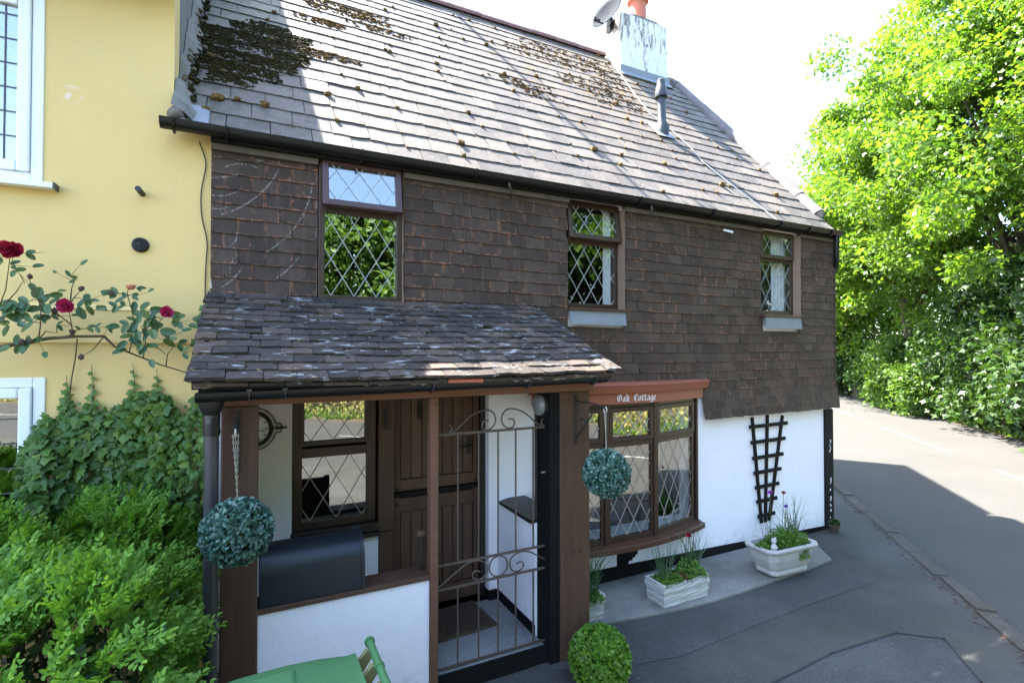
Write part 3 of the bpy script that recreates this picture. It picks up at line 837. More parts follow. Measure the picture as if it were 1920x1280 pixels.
for a, b, z0, z1 in ((3.30, 3.445, 2.85, 3.88), (5.96, 6.27, 2.87, 3.86)):
    m = MB(); n = 16
    for k in range(n):
        x0, x1 = a+(b-a)*k/n, a+(b-a)*(k+1)/n; y0, y1 = 4.44 + .012*math.sin(k*1.9), 4.44 + .012*math.sin((k+1)*1.9)
        m.poly((x0,y0,z0),(x1,y1,z0),(x1,y1,z1),(x0,y0,z1)); m.poly((x0,y0+.006,z0),(x0,y0+.006,z1),(x1,y1+.006,z1),(x1,y1+.006,z0))
    m.build('curtain', M['curtain'], cot)

# ---- porch window and door
T = Tf((.275, 4.36, .985)); pw = MB(T); w, h = .64, 1.08; ring(pw, 0, w, 0, h, (.07,.075,.06,.05), 0, .07); pw.box(.07, w-.075, .002, .068, .56, .635)
pw = pw.build('window', M['frame'], cot, bevel=.004); pw['label'] = 'porch window left of the door'
s = MB(T); ring(s, .05, w-.055, .655, 1.06, .035, -.012, .03); s.build('sash', M['frame'], cot, bevel=.003)
pane(T, .07, w-.075, .06, .56, .02, pw, .20, .34, 'leading_tan', .06); pane(T, .085, w-.09, .69, 1.03, .012, pw, .17, .25, 'leading', .05)
m = MB(); m.box(.25, .935, 4.26, 4.36, .885, .915); m.box(.262, .93, 4.30, 4.36, .915, .985); m.build('sill', M['darkwood'], cot, bevel=.005)
m = MB(); m.box(.93, 1.055, 4.31, 4.48, .90, 2.10); m.box(.93, 1.055, 4.345, 4.48, .13, .885); m.build('door_frame', M['doorwood'], cot, bevel=.004)
m = MB(); m.box(1.88, 1.928, 4.40, 4.50, .13, 2.10); m.box(1.055, 1.88, 4.40, 4.50, 2.04, 2.10); m.build('door_frame', M['darkwood'], cot, bevel=.004)
door = MB(); door.box(1.06, 1.88, 4.475, 4.50, .14, 2.04); door = door.build('door', M['darkwood'], cot)
px = 1.135
for z0, z1 in ((1.275, 2.03), (.30, .985)):
    k = 0
    for i in range(7):
        a = 1.145 + i*.0965
        s = MB(); s.box(a+.003, a+.0935, 4.452, 4.4748, z0, z1); s.build('plank', M['doorwood'], door, bevel=.006)
for x0, x1 in ((1.062, 1.142), (1.824, 1.878)):
    for z0, z1 in ((1.175, 2.035), (.145, 1.145)):
        s = MB(); s.box(x0, x1, 4.440, 4.4748, z0, z1); s.build('stile', M['doorwood'], door, bevel=.003)
for z0, z1 in ((1.175, 1.27), (.99, 1.11), (.145, .295)):
    s = MB(); s.box(1.142, 1.824, 4.444, 4.4748, z0, z1); s.build('rail', M['doorwood'], door, bevel=.003)
s = MB(); s.box(1.07, 1.87, 4.43, 4.4748, 1.125, 1.16); s.build('weather_bar', M['blackwood'], door)
s = MB()
for x, z in ((1.115,1.19),(1.115,1.06),(1.84,1.19)): s.lathe([(.001,-.012),(.012,-.012),(.014,0),(.014,.01)], (x, 4.437, z), 10, 'y')
s.build('bolt_head', M['iron'], door)
s = MB(); s.tube([(1.78,4.44,1.52),(1.78,4.39,1.52),(1.66,4.385,1.525)], [.011,.011,.009]); s.box(1.765,1.80,4.441,4.4515,1.44,1.60); s.build('handle', M['iron'], door)
s = MB(); s.box(1.30, 1.325, 4.435, 4.4515, 1.78, 1.95); s.tube([(1.312,4.43,1.93),(1.30,4.40,1.85),(1.312,4.43,1.79)], .008); s.build('knocker', M['iron'], door)
s = MB(); s.box(.965,1.005,4.295,4.3095,1.80,1.90); s.box(.972,.998,4.26,4.2948,1.74,1.80); s.tube([(.985,4.28,1.79),(.985,4.26,1.96)],.006); s.build('door_hook', M['iron'], cot)

# ---- main roof
deck = MB()
deck.hexa([rf(-.285,-.02,-.10), rf(7.0,-.02,-.10), rf(7.0,SLEN,-.10), rf(-.285,SLEN,-.10), rf(-.285,-.02,-.022), rf(7.0,-.02,-.022), rf(7.0,SLEN,-.022), rf(-.285,SLEN,-.022)])
ry = lambda d: (RY + d)
deck.hexa([(-.5,7.50,7.52),(7.0,7.50,7.52),(7.0,10.9,3.90),(-.5,10.9,3.90),(-.5,7.50,7.62),(7.0,7.50,7.62),(7.0,10.95,4.0),(-.5,10.95,4.0)])
roof = deck.build('roof', M['slate'], cot)
m = MB(); m.box(-.284, 7.02, 4.215, 4.2495, 3.885, 3.965); m.build('soffit', M['blackwood'], cot)
SG = .238
sl_meshes = []
for k in range(9):
    r = random.Random(90+k); s = MB(); w, h, d = .148, .30, .0065
    nb = 5; bot = []
    for i in range(nb+1):
        x = -w + 2*w*i/nb; bot.append((x, r.uniform(-.006,.006)))
    if k in (3,): bot[0] = (-w, .03); bot[1] = (bot[1][0]-.02, .0)
    if k in (6,): bot[-1] = (w, .025)
    top = [(w, h), (-w, h)]
    P = bot + top
    f = [(x, y, d) for x, y in P]; b = [(x, y, 0) for x, y in P]
    s.poly(*f); s.poly(*b[::-1])
    for i in range(len(P)): s.poly(f[i], b[i], b[(i+1)%len(P)], f[(i+1)%len(P)])
    me = s.mesh('slate'); me.materials.append(M['slate']); sl_meshes.append(me)
slates = []
nc = 21
for c in range(nc):
    s0 = -.02 + c*SG; sm = s0 + .12
    if s0 > SLEN - .08: break
    cuts = []
    if sm > 4.10: cuts.append((5.56, 6.70))
    x = -.47 - (.15 if c % 2 else 0) + rng.uniform(-.02, .02)
    while x < 6.985:
        wd = rng.choice((.296, .296, .30, .305, .29, .24)) + rng.uniform(-.006,.006)
        l, h_ = max(x, -.47), min(x+wd, 6.985)
        for a, b in cuts:
            if l < b and h_ > a:
                if (l+h_)/2 < (a+b)/2: h_ = min(h_, a)
                else: l = max(l, b)
        if h_ - l > .04:
            sc = min(1, (SLEN - s0 - .01)/.30)
            slates.append((l, h_, s0 + rng.uniform(-.004,.004), rng.gauss(0,.004), rng.gauss(0,.004), sc, max(0, rng.gauss(0, .002))))
        x += wd
def slate_matrix(q):
    l, h_, s0, rot, tilt, sc, lift = q
    base = frame_mat(rf((l+h_)/2, s0, .004 + lift), X1, S, NRM)
    return base @ Matrix.Rotation(rot, 4, 'Z') @ Matrix.Rotation(-.045 + tilt*.7, 4, 'X') @ Matrix.Diagonal(((h_-l-.006)/.296, sc, 1, 1))
def lifted(q): 
    Mx = slate_matrix(q); Mx.translation = Mx.translation + NRM*.010; return Mx
slates.sort(key=lambda q: -shown(rf((q[0]+q[1])/2, q[2]+.12), NRM)*(q[1]-q[0]))
for q in slates[:300]: link_piece('slate', sl_meshes[rng.randrange(9)], roof, lifted(q))
join_pieces('slate_field', [(sl_meshes[rng.randrange(9)], lifted(q)) for q in slates[300:]], roof, M['slate'])
# ridge tiles
x = -.5
while x < 5.52:
    L = min(.455, 5.56 - x); s = MB(); n = 8
    dz = rng.uniform(-.008,.008); A, B = [], []
    for k in range(n+1):
        a = math.pi*(k/n)*1.1 - .05*math.pi; rr = .125
        A.append((x+.004, RY + .02 - rr*math.cos(a), RZ - .02 + dz + rr*.85*math.sin(a))); B.append((x+L-.004, A[-1][1], A[-1][2] + rng.uniform(-.002,.002)))
    ia, ib = [s.add(p) for p in A], [s.add(p) for p in B]
    for k in range(n): s.f.append([ia[k], ib[k], ib[k+1], ia[k+1]])
    s.f.append(ia); s.f.append(ib[::-1])
    s.build('ridge_tile', M['ridge'], roof); x += L
for x0 in (6.72,):
    s = MB(); s.tube([(x0, RY+.02, RZ-.04), (7.06, RY+.02, RZ-.04)], .11, 10); s.build('ridge_tile', M['coping'], roof)
# verge coping down the right gable
s0 = .36
for L in (.42, .78, 1.95, .85, .85):
    e = min(s0 + L, SLEN + .03); s = MB(); h1, h2 = rng.uniform(.0,.012), rng.uniform(.0,.012); n = 7; A, B = [], []
    for k in range(n+1):
        a = math.pi*k/n; A.append(rf(6.985 - .105*math.cos(a), s0+.006, .005 + h1 + .090*math.sin(a))); B.append(rf(6.985 - .105*math.cos(a), e-.006, .005 + h2 + .090*math.sin(a)))
    ia, ib = [s.add(p) for p in A], [s.add(p) for p in B]
    for k in range(n): s.f.append([ia[k], ia[k+1], ib[k+1], ib[k]])
    s.f.append(ia[::-1]); s.f.append(ib)
    s.build('verge_coping', M['coping'], roof); s0 = e
    if s0 > SLEN: break
m = MB(); m.blob(rf(6.99, .36, .03), .075, 1, .25, (1, .7, .8)); m.blob(rf(6.96, .33, .02), .05, 1, .3); m.build('verge_mortar', M['mortar'], roof)
m = MB(); m.prism([(4.28,3.90),(7.46,7.52),(7.46,7.35),(4.40,3.84)], 'x', 7.001, 7.03); m.build('bargeboard', M['blackwood'], roof)
# mortar fillet against the neighbour's gable
m = MB(); rr = random.Random(5); n = 40; P = []
for k in range(n+1):
    s_ = SLEN*k/n; w = .085 + rr.uniform(-.03,.03); h_ = .10 + rr.uniform(-.03,.05)
    if k < 3: w += .05
    P.append((rf(-.515, s_, h_), rf(-.515 + w*.5, s_, h_*.6 + rr.uniform(-.015,.02)), rf(-.515 + w, s_, .012)))
for a, b in zip(P, P[1:]):
    for i in range(2): m.poly(a[i], a[i+1], b[i+1], b[i])
m.blob(rf(-.49, .04, .03), .07, 2, .12, (.8,1.4,.8), rr); m.blob(rf(-.47, -.01, .02), .05, 2, .12, (1.3,.8,.7), rr)
for k in range(170):
    s_ = rr.uniform(-.02, SLEN); m.blob(rf(-.515 + abs(rr.gauss(0,.06)), s_, rr.uniform(.0,.07)), rr.uniform(.008,.030), 1, .3, (1,1.6,.8), rr)
m.build('mortar_fillet', M['mortar'], roof, smooth=True)
m = MB(); m.hexa([rf(-.46,-.03,.02), rf(-.30,-.03,.02), rf(-.30,.24,.02), rf(-.46,.24,.02), rf(-.46,-.03,.034), rf(-.30,-.03,.034), rf(-.32,.24,.034), rf(-.44,.24,.034)]); m.build('lead_flashing', M['lead'], roof)
# moss: a thick mat lower left, dry patches under the ridge and by the chimney, and lumps at slate edges
rr = random.Random(11)
wet, dry = MB(), MB()
rows = [(-.34,-.02,.735,.96),(-.42,.18,.96,1.21),(-.45,.33,1.21,1.45),(-.46,.42,1.45,1.70),(-.46,.46,1.70,1.95),(-.20,.50,1.93,2.20),(-.05,.30,2.15,2.32)]
for a, b, s0_, s1_ in rows:
    for k in range(int((b-a)*(s1_-s0_)*3600)):
        x, s_ = rr.uniform(a, b), rr.uniform(s0_, s1_)*.968
        wet.blob(rf(x + rr.gauss(0,.018), s_ + rr.gauss(0,.012), .014), rr.uniform(.006,.018), 0, .4, (1.5, 1.1, .8), rr)
for k in range(260):
    wet.blob(rf(rr.uniform(-.50,-.40), rr.uniform(.3, 4.5), .03), rr.uniform(.012,.03), 0, .35, (1,1,.8), rr)
def strip(a, b, s0_, s1_, dens, slope=0.0):
    for k in range(int((b-a)*(s1_-s0_)*dens)):
        x = rr.uniform(a, b); s_ = rr.uniform(s0_, s1_)*.968
        if rr.random() < .35 + .65*(math.sin(x*9 + s_*5)*.5 + .5):
            dry.blob(rf(x, s_ + slope*(x-a), .018), rr.uniform(.006,.016), 0, .4, (1.7,1.2,.55), rr)
strip(.42, .62, 1.72, 1.96, 1700); strip(.60, 1.0, 1.78, 1.95, 1400); strip(.34,.9,2.72,2.93,1300); strip(.5,1.5,3.25,3.62,1100); strip(.9,1.7,2.98,3.2,900)
strip(3.2,4.6,3.75,4.15,330); strip(3.6,5.4,4.1,4.6,330); strip(2.6,3.5,2.38,2.66,500); strip(3.0,3.6,2.15,2.4,500); strip(4.3,5.2,2.55,3.5,360); strip(3.9,4.5,3.0,3.4,400); strip(4.6,5.4,3.5,4.3,300)
wet.build('moss_mat', M['moss'], roof)['kind'] = 'stuff'
lump = MB()
for q in slates:
    if rr.random() < .40:
        x = rr.choice((q[0], q[1], rr.uniform(q[0], q[1]))) + rr.gauss(0,.01); s_ = q[2] + rr.uniform(-.02,.02)
        r = abs(rr.gauss(.013,.010)) + .005
        lump.blob(rf(x, s_, .016 + r*.3), r, 1 if r > .02 else 0, .25, (1.1,1,.9), rr)
dry.build('moss_patch', M['moss_dry'], roof)['kind'] = 'stuff'
lump.build('moss_lump', M['moss_dry'], roof)['kind'] = 'stuff'

# ---- chimney
ch = MB(); ch.box(5.60, 6.66, 7.0, 7.80, 6.9, 7.99); ch.box(5.612, 6.648, 7.016, 7.785, 7.991, 8.22)
ch = ch.build('chimney', M['chimney'], cot, bevel=.012)
s = MB(); s.prism([(5.66,8.21),(6.60,8.21),(6.45,8.29),(5.95,8.29)], 'y', 7.06, 7.74); s.build('flaunching', M['mortar'], ch)
s = MB(); s.lathe([(.001,8.23),(.160,8.23),(.168,8.30),(.150,8.36),(.146,8.70),(.195,8.73),(.195,8.78),(.165,8.80),(.165,8.85),(.001,8.85)], (6.24, 7.32, 0), 24); s.build('chimney_pot', M['terracotta'], ch, auto=50)
s = MB(); s.hexa([rf(5.57,4.10,.03),rf(6.69,4.10,.03),rf(6.69,4.40,.03),rf(5.57,4.40,.03),rf(5.57,4.10,.042),rf(6.69,4.10,.042),rf(6.69,4.40,.05),rf(5.57,4.40,.05)]); s.build('lead_flashing', M['lead'], ch)
s = MB(); s.box(5.575, 6.685, 6.985, 6.998, 7.12, 7.28); s.build('lead_flashing', M['lead'], ch)
# ---- boiler flue
b0 = rf(5.12, 1.93); fl = MB()
fl.tube([b0 + Vector((0,0,-.05)), b0 + Vector((0,-.02,.10)), b0 + Vector((0,.0,.18)), b0 + Vector((-.01,.0,.62))], [.092,.092,.060,.060], 16)
fl = fl.build('flue_pipe', M['flue'], cot, auto=50)
s = MB(); s.lathe([(.001,-.03),(.086,-.03),(.088,.0),(.074,.10),(.058,.13),(.056,.20),(.042,.215),(.001,.215)], tuple(b0 + Vector((-.01,0,.56))), 18); s.build('flue_cap', M['flue'], fl, auto=40)
s = MB(); s.lathe([(.001,-.045),(.09,-.045),(.09,-.035),(.001,-.035)], tuple(b0 + Vector((-.01,0,.56))), 18); s.build('flue_collar', M['gutter'], fl)
s = MB(); s.hexa([rf(4.95,1.78,.035),rf(5.26,1.78,.035),rf(5.26,2.2,.03),rf(4.95,2.2,.03),rf(4.95,1.78,.043),rf(5.26,1.78,.043),rf(5.26,2.2,.038),rf(4.95,2.2,.038)]); s.build('flue_flashing', M['lead'], fl)
# cable from the dish down the slates
c = MB(); pts = [(5.45,7.15,8.05),(5.44,7.10,7.7)]
c.tube([Vector(p) for p in pts] + [rf(5.50,4.35,.05), rf(5.45,4.0,.05), rf(5.30,3.2,.045), rf(5.22,2.5,.045), rf(5.36,2.0,.045), rf(5.42,1.6,.04), rf(5.36,1.2,.045), rf(5.50,.7,.045), rf(5.66,.25,.045), rf(5.72,-.03,.05)], .005, 6)
c.build('cable', M['leading'], cot)
# ---- eave gutter and downpipe
def gutter(parent, x0, x1, y, z, r, slope=0.0, name='gutter'):
    g = MB(); n = 10
    A = []; B = []
    prof = [(math.pi + math.pi*k/n) for k in range(n+1)]
    outer = [(y + r*math.cos(a), z + r*math.sin(a)) for a in prof]; inner = [(y + (r-.006)*math.cos(a), z + (r-.006)*math.sin(a)) for a in prof[::-1]]
    poly = outer + inner; m_ = len(poly)
    A = [g.add((x0, p[0], p[1])) for p in poly]; B = [g.add((x1, p[0], p[1] + slope*(x1-x0))) for p in poly]
    for k in range(m_): g.f.append([A[k], A[(k+1)%m_], B[(k+1)%m_], B[k]])
    for I, xx, sg in ((A, x0, 1), (B, x1, -1)):
        for k in range(n): g.f.append([I[k], I[k+1], I[m_-2-k], I[m_-1-k]])
    dz = slope*(x1-x0)
    ca = [g.add((x0, p[0], p[1])) for p in outer]; g.f.append(ca)
    cb = [g.add((x1, p[0], p[1]+dz)) for p in outer]; g.f.append(cb)
    return g.build(name, M['gutter'], parent, auto=40)
gt = gutter(cot, -.58, 6.995, 4.185, 3.968, .062)
for x in (-.50, -.18, .75, 1.72, 3.55, 4.6, 5.75, 6.3, 6.75):
    s = MB(); n = 8; P = [(4.185 + .068*math.cos(math.pi + math.pi*k/n), 3.970 + .068*math.sin(math.pi + math.pi*k/n)) for k in range(n+1)]
    for k in range(n): s.beam((x, *P[k]), (x, *P[k+1]), .035, .010, (1,0,0))
    s.build('gutter_bracket', M['gutter'], gt)
for x, z in ((2.04,3.86),(3.70,3.85)):
    s = MB(); s.tube([(x,4.14,3.895),(x+.02,4.15,z),(x+.06,4.2,z-.03)], .012, 6); s.build('gutter_clip', M['leading_dark'], gt)
s = MB(); s.tube([(6.96,4.20,3.93),(6.97,4.215,3.66),(7.0,4.23,3.58),(7.13,4.34,3.47),(7.14,4.40,3.39),(7.12,4.66,3.33),(7.11,4.70,0.0)], .034, 12); s.build('downpipe', M['gutter'], cot, auto=60)
# overflow stub under the eave
s = MB(); s.tube([(4.92,4.28,3.80),(4.97,4.19,3.76)], .013, 8); s.build('overflow_pipe', M['upvc'], cot)
# unseen block added behind the roof, shaped to throw the road's shadow edge
m = MB(); m.hexa([(2.0,7.62,0),(7.0,7.62,0),(8.68,11.33,0),(2.0,11.33,0),(2.0,7.62,7.40),(7.14,7.62,7.55),(8.68,11.33,10.2),(2.0,11.33,10.1)]); m.build('added_shade_wing', M['slate'], cot)

# ---- bay (bow) window
BX0, BX1 = 2.41, 4.51; BC = (BX0+BX1)/2; BH = (BX1-BX0)/2
def bow(x, base=4.30, sag=.18): return base - sag*(1-((x-BC)/BH)**2)
m1, m2 = 3.12, 3.742
V = [BX0, m1, m2, BX1]
mull = []
for i, x in enumerate(V):
    y = bow(x); w = .05 if i in (1,2) else .06
    q_ = MB(); q_.box(x-w/2 if i else x, x+w/2 if i < 3 else x, y-.005, y+.065, .476, 1.858); mull.append(q_)
def bowed(x0, x1, z0, z1, dy0, dy1, n=18, sag=.18, top_dy=None):
    m = MB(); top_dy = dy0 if top_dy is None else top_dy
    P = []
    for k in range(n+1):
        x = x0 + (x1-x0)*k/n; t = (x-(x0+x1)/2)/((x1-x0)/2); y = 4.30 - sag*(1-t*t)
        P.append(((x,y+dy0,z0),(x,4.34 if dy1 is None else y+dy1,z0),(x,4.34 if dy1 is None else y+dy1,z1),(x,y+top_dy,z1)))
    I = [[m.add(p) for p in r] for r in P]
    for k in range(n):
        for q in range(4): m.f.append([I[k][q], I[k+1][q], I[k+1][(q+1)%4], I[k][(q+1)%4]])
    m.f.append(I[0]); m.f.append(I[-1][::-1])
    return m
bay = bowed(2.37, 4.56, .395, .455, -.055, None).build('bay_window', M['sillwood'], cot, bevel=.008)
bay['label'] = 'curved bay window under the terracotta name board'
for q_ in mull: q_.build('mullion', M['frame'], bay, bevel=.004)
for i in range(3):
    a, b = V[i], V[i+1]; A, B = Vector((a, bow(a)+.012, 0)), Vector((b, bow(b)+.012, 0))
    d = (B-A); L = d.length; T = Tf(A, d, (0,0,1)); e0 = .03 if i == 0 else .025; e1 = .07 if i == 2 else .025
    f = MB(T)
    f.box(e0, L-e1, 0, .05, .47, .53); f.box(e0, L-e1, 0, .05, 1.425, 1.475); f.box(e0, L-e1, 0, .05, 1.82, 1.86)
    f.box(e0, e0+.03, .002, .05, .53, 1.425); f.box(L-e1-.03, L-e1, .002, .05, .53, 1.425)
    f.build('frame', M['frame'], bay, bevel=.003)
    s = MB(T); ring(s, e0+.005, L-e1-.005, 1.478, 1.818, .045, -.014, .035); s.build('sash', M['frame'], bay, bevel=.003)
    pane(T, e0+.03, L-e1-.03, .53, 1.425, .02, bay, .172, .30, 'leading_tan', .04, .006)
    pane(T, e0+.05, L-e1-.05, 1.523, 1.773, .008, bay, .148, .20, 'leading', .05, .006)
def bowed(x0, x1, z0, z1, dy0, dy1, n=18, sag=.18, top_dy=None):
    m = MB(); top_dy = dy0 if top_dy is None else top_dy
    P = []
    for k in range(n+1):
        x = x0 + (x1-x0)*k/n; t = (x-(x0+x1)/2)/((x1-x0)/2); y = 4.30 - sag*(1-t*t)
        P.append(((x,y+dy0,z0),(x,4.34 if dy1 is None else y+dy1,z0),(x,4.34 if dy1 is None else y+dy1,z1),(x,y+top_dy,z1)))
    I = [[m.add(p) for p in r] for r in P]
    for k in range(n):
        for q in range(4): m.f.append([I[k][q], I[k+1][q], I[k+1][(q+1)%4], I[k][(q+1)%4]])
    m.f.append(I[0]); m.f.append(I[-1][::-1])
    return m
bowed(2.40, 4.53, .455, .475, -.02, .06).build('sill', M['sillwood'], bay)
bowed(2.38, 4.56, 1.86, 1.965, -.03, None, sag=.19).build('name_board', M['fascia'], bay, bevel=.003)
bowed(2.34, 4.625, 1.965, 2.045, -.045, None, sag=.20, top_dy=-.075).build('fascia', M['fascia'], bay, bevel=.006)
bowed(2.33, 4.635, 2.045, 2.068, -.08, None, sag=.20, top_dy=-.02).build('fascia', M['fascia'], bay)
# brackets under the sill
for x in (3.42,):
    s = MB(); s.prism([(4.312,.395),(4.10,.395),(4.10,.345),(4.13,.33),(4.14,.30),(4.175,.29),(4.18,.255),(4.23,.235),(4.25,.19),(4.25,.15),(4.312,.15)], 'x', x-.05, x+.05)
    s.build('corbel', M['blackwood'], bay, bevel=.004)
s = MB(); s.prism([(4.30,2.0),(4.17,2.0),(4.13,1.87),(4.30,1.87)], 'x', 2.36, 2.38); s.build('fascia_end', M['fascia'], bay)
# lettering: broad-nib strokes, each stroke a parallelogram swept by a slanted nib
GL = {
 'O': [[(.40,1.0),(.18,.82),(.10,.5),(.18,.18),(.40,0)],[(.44,1.0),(.66,.82),(.74,.5),(.66,.18),(.44,0)],[(.40,.22),(.40,.8)]],
 'a': [[(.12,.58),(.3,.66),(.48,.58)],[(.48,.62),(.48,.08),(.58,0)],[(.48,.38),(.14,.28)],[(.12,.3),(.12,.08),(.26,0),(.48,.12)]],
 'k': [[(.1,1.0),(.16,.94),(.16,.06),(.24,0)],[(.16,.42),(.38,.64),(.5,.54)],[(.5,.54),(.36,.38),(.16,.36)],[(.34,.36),(.42,.08),(.55,0)]],
 'C': [[(.42,1.0),(.20,.82),(.11,.5),(.20,.18),(.42,0)],[(.42,0),(.60,.03),(.72,.18)],[(.42,1.0),(.60,.96),(.70,.84)],[(.70,.92),(.70,.70)],[(.40,.24),(.40,.78)]],
 'o': [[(.1,.12),(.1,.54)],[(.1,.54),(.28,.66),(.48,.54)],[(.48,.56),(.48,.12)],[(.48,.12),(.28,0),(.1,.12)]],
 't': [[(.2,.9),(.2,.1),(.32,0),(.42,.08)],[(.04,.62),(.4,.62)]],
 'g': [[(.1,.14),(.1,.54)],[(.1,.54),(.28,.66),(.48,.58)],[(.48,.64),(.48,-.2),(.28,-.3),(.08,-.22)],[(.1,.14),(.26,.02),(.48,.14)]],
 'e': [[(.1,.1),(.1,.54)],[(.1,.54),(.28,.66),(.46,.54)],[(.46,.54),(.44,.4),(.1,.3)],[(.1,.12),(.28,0),(.48,.1)]],
}
ADV = {'O':.86,'a':.68,'k':.66,'C':.84,'o':.62,'t':.48,'g':.62,'e':.58,' ':.62}
txt = MB(); H = .088; xc = 3.205; nib = Vector((.048, .036))
for chx in "Oak Cottage":
    for st in GL.get(chx, []):
        for (ax, az), (bx, bz) in zip(st, st[1:]):
            pts = [(ax-nib.x, az-nib.y), (ax+nib.x, az+nib.y), (bx+nib.x, bz+nib.y), (bx-nib.x, bz-nib.y)]
            W = []
            for u, v in pts:
                x = xc + u*H*.80; t_ = (x-3.47)/1.09; y = 4.30 - .19*(1-t_*t_) - .031
                W.append((x, y, 1.885 + v*H*.80))
            txt.hexa([(p[0],p[1]-.003,p[2]) for p in W] + [(p[0],p[1]+.004,p[2]) for p in W])
    xc += ADV[chx]*H*.80
txt.build('lettering', M['upvc'], bay)['label'] = 'white blackletter house name reading Oak Cottage'

# ---- porch
PY = 3.40
def post(x0, x1, y0, y1, z0, z1, mat='timber', label=None):
    s = MB(); s.box(x0, x1, y0, y1, z0, z1); o = s.build('porch_post', M[mat], cot, bevel=.008)
    if label: o['label'] = label
post(-.165, .030, PY, 3.58, 0, 2.07); post(2.120, 2.392, PY, 3.62, 0, 2.07)
s = MB(); s.box(2.035, 2.119, PY+.012, 3.618, 0, 2.068); s.build('gate_jamb', M['plinth'], cot)
s = MB(); s.box(1.082, 1.140, PY, 3.475, 0, 2.07); s.build('gate_post', M['beam'], cot, bevel=.005)
s = MB(); s.box(1.045, 1.081, 3.51, 3.55, .868, 1.10); s.build('newel_post', M['darkwood'], cot, bevel=.006)
s = MB(); s.box(1.015, 1.081, 3.482, 3.575, 1.10, 1.15); s.build('newel_cap', M['timber'], cot, bevel=.015)
s = MB(); s.box(-.26, 2.43, PY-.012, 3.55, 2.072, 2.205); s.build('porch_beam', M['beam'], cot, bevel=.006)
for x0, x1 in ((-.25,-.12),(2.28,2.41)):
    s = MB(); s.box(x0, x1, 3.552, 4.25, 2.072, 2.20); s.build('porch_beam', M['beam'], cot, bevel=.006)
s = MB(); s.box(-.27, 2.44, 3.29, 3.385, 2.165, 2.228); s.build('porch_fascia', M['blackwood'], cot)
s = MB(); s.hexa([(-.25,3.40,2.206),(2.43,3.40,2.206),(2.43,4.30,2.206),(-.25,4.30,2.206),(-.25,3.40,2.222),(2.43,3.40,2.222),(2.43,4.30,2.222),(-.25,4.30,2.222)]); s.build('porch_ceiling', M['beam'], cot)
# low front wall with capping
s = MB(); s.box(.032, 1.081, 3.42, 3.55, 0, .832); s.build('porch_wall', M['white'], cot)
s = MB(); s.box(.031, 1.0815, 3.405, 3.60, .834, .866); s.build('capping', M['timber'], cot, bevel=.005)
s = MB(); s.box(-.16, -.06, 3.582, 4.329, 0, 2.07); s.build('porch_wall', M['white'], cot)
# right half-wall with sill board and black skirting
s = MB(); s.box(2.02, 2.25, 3.6205, 4.329, 0, 1.015); s.build('porch_wall', M['white'], cot)
s = MB(); s.hexa([(1.975,3.62,1.016),(2.10,3.62,1.016),(2.10,4.26,1.016),(1.975,4.20,1.016),(1.975,3.62,1.045),(2.10,3.62,1.045),(2.10,4.26,1.045),(1.975,4.20,1.045)]); s.box(2.101,2.27,3.64,4.26,1.016,1.045); s.build('sill_board', M['darkwood'], cot)
s = MB(); s.box(2.006, 2.019, 3.6205, 4.318, .13, .21); s.box(1.93, 2.006, 4.30, 4.3295, .13, .21); s.box(1.917, 1.9295, 4.30, 4.42, .13, .21); s.build('skirting', M['plinth'], cot)
s = MB(); s.box(.031, 2.019, 3.47, 4.47, .0, .130); s.build('porch_floor', M['floor'], cot)
s = MB(); s.box(1.141, 2.034, 3.452, 3.469, .0, .136); s.build('step_riser', M['plinth'], cot)
# porch roof
PYF, PZF, PYB, PZB = 3.12, 2.220, 4.285, 2.785
PL = math.hypot(PYB-PYF, PZB-PZF); PS = Vector((0, (PYB-PYF)/PL, (PZB-PZF)/PL)); PN = Vector((0, -PS.z, PS.y))
def pf(x, s_, h=0.0):
    sag = -.018*math.sin(math.pi*(x+.3)/2.75)*(1 - s_/PL*.5)
    return Vector((x, PYF, PZF + sag)) + PS*s_ + PN*h
pr = MB(); n = 10
for k in range(n):
    a, b = -.29 + 2.72*k/n, -.29 + 2.72*(k+1)/n
    pr.hexa([pf(a,.03,-.05),pf(b,.03,-.05),pf(b,PL,-.05),pf(a,PL,-.05),pf(a,.03,-.012),pf(b,.03,-.012),pf(b,PL,-.012),pf(a,PL,-.012)])
pr = pr.build('porch_roof', M['blackwood'], cot)
pt_meshes = []
for k in range(9):
    r = random.Random(30+k); s = MB(); w, h, d = .087, .18, .020; nx = 4
    cam_ = r.uniform(-.003, .006)
    def P(i, y, top):
        x = -w + 2*w*i/nx; z = cam_*(1-(x/w)**2) + (d if top else 0)
        return (x + r.uniform(-.002,.002), y + (r.uniform(-.004,.004) if y == 0 else 0), z + r.uniform(-.0012,.0012))
    g4 = [[[s.add(P(i, y, t)) for i in range(nx+1)] for y in (0, h)] for t in (0, 1)]
    for i in range(nx):
        s.f.append([g4[1][0][i], g4[1][0][i+1], g4[1][1][i+1], g4[1][1][i]])
        s.f.append([g4[0][0][i+1], g4[0][0][i], g4[0][1][i], g4[0][1][i+1]])
        s.f.append([g4[0][0][i], g4[0][0][i+1], g4[1][0][i+1], g4[1][0][i]])
    s.f.append([g4[0][0][0], g4[1][0][0], g4[1][1][0], g4[0][1][0]]); s.f.append([g4[0][0][nx], g4[0][1][nx], g4[1][1][nx], g4[1][0][nx]])
    me = s.mesh('tile'); me.materials.append(M['porchtile']); pt_meshes.append(me)
PG = .0985
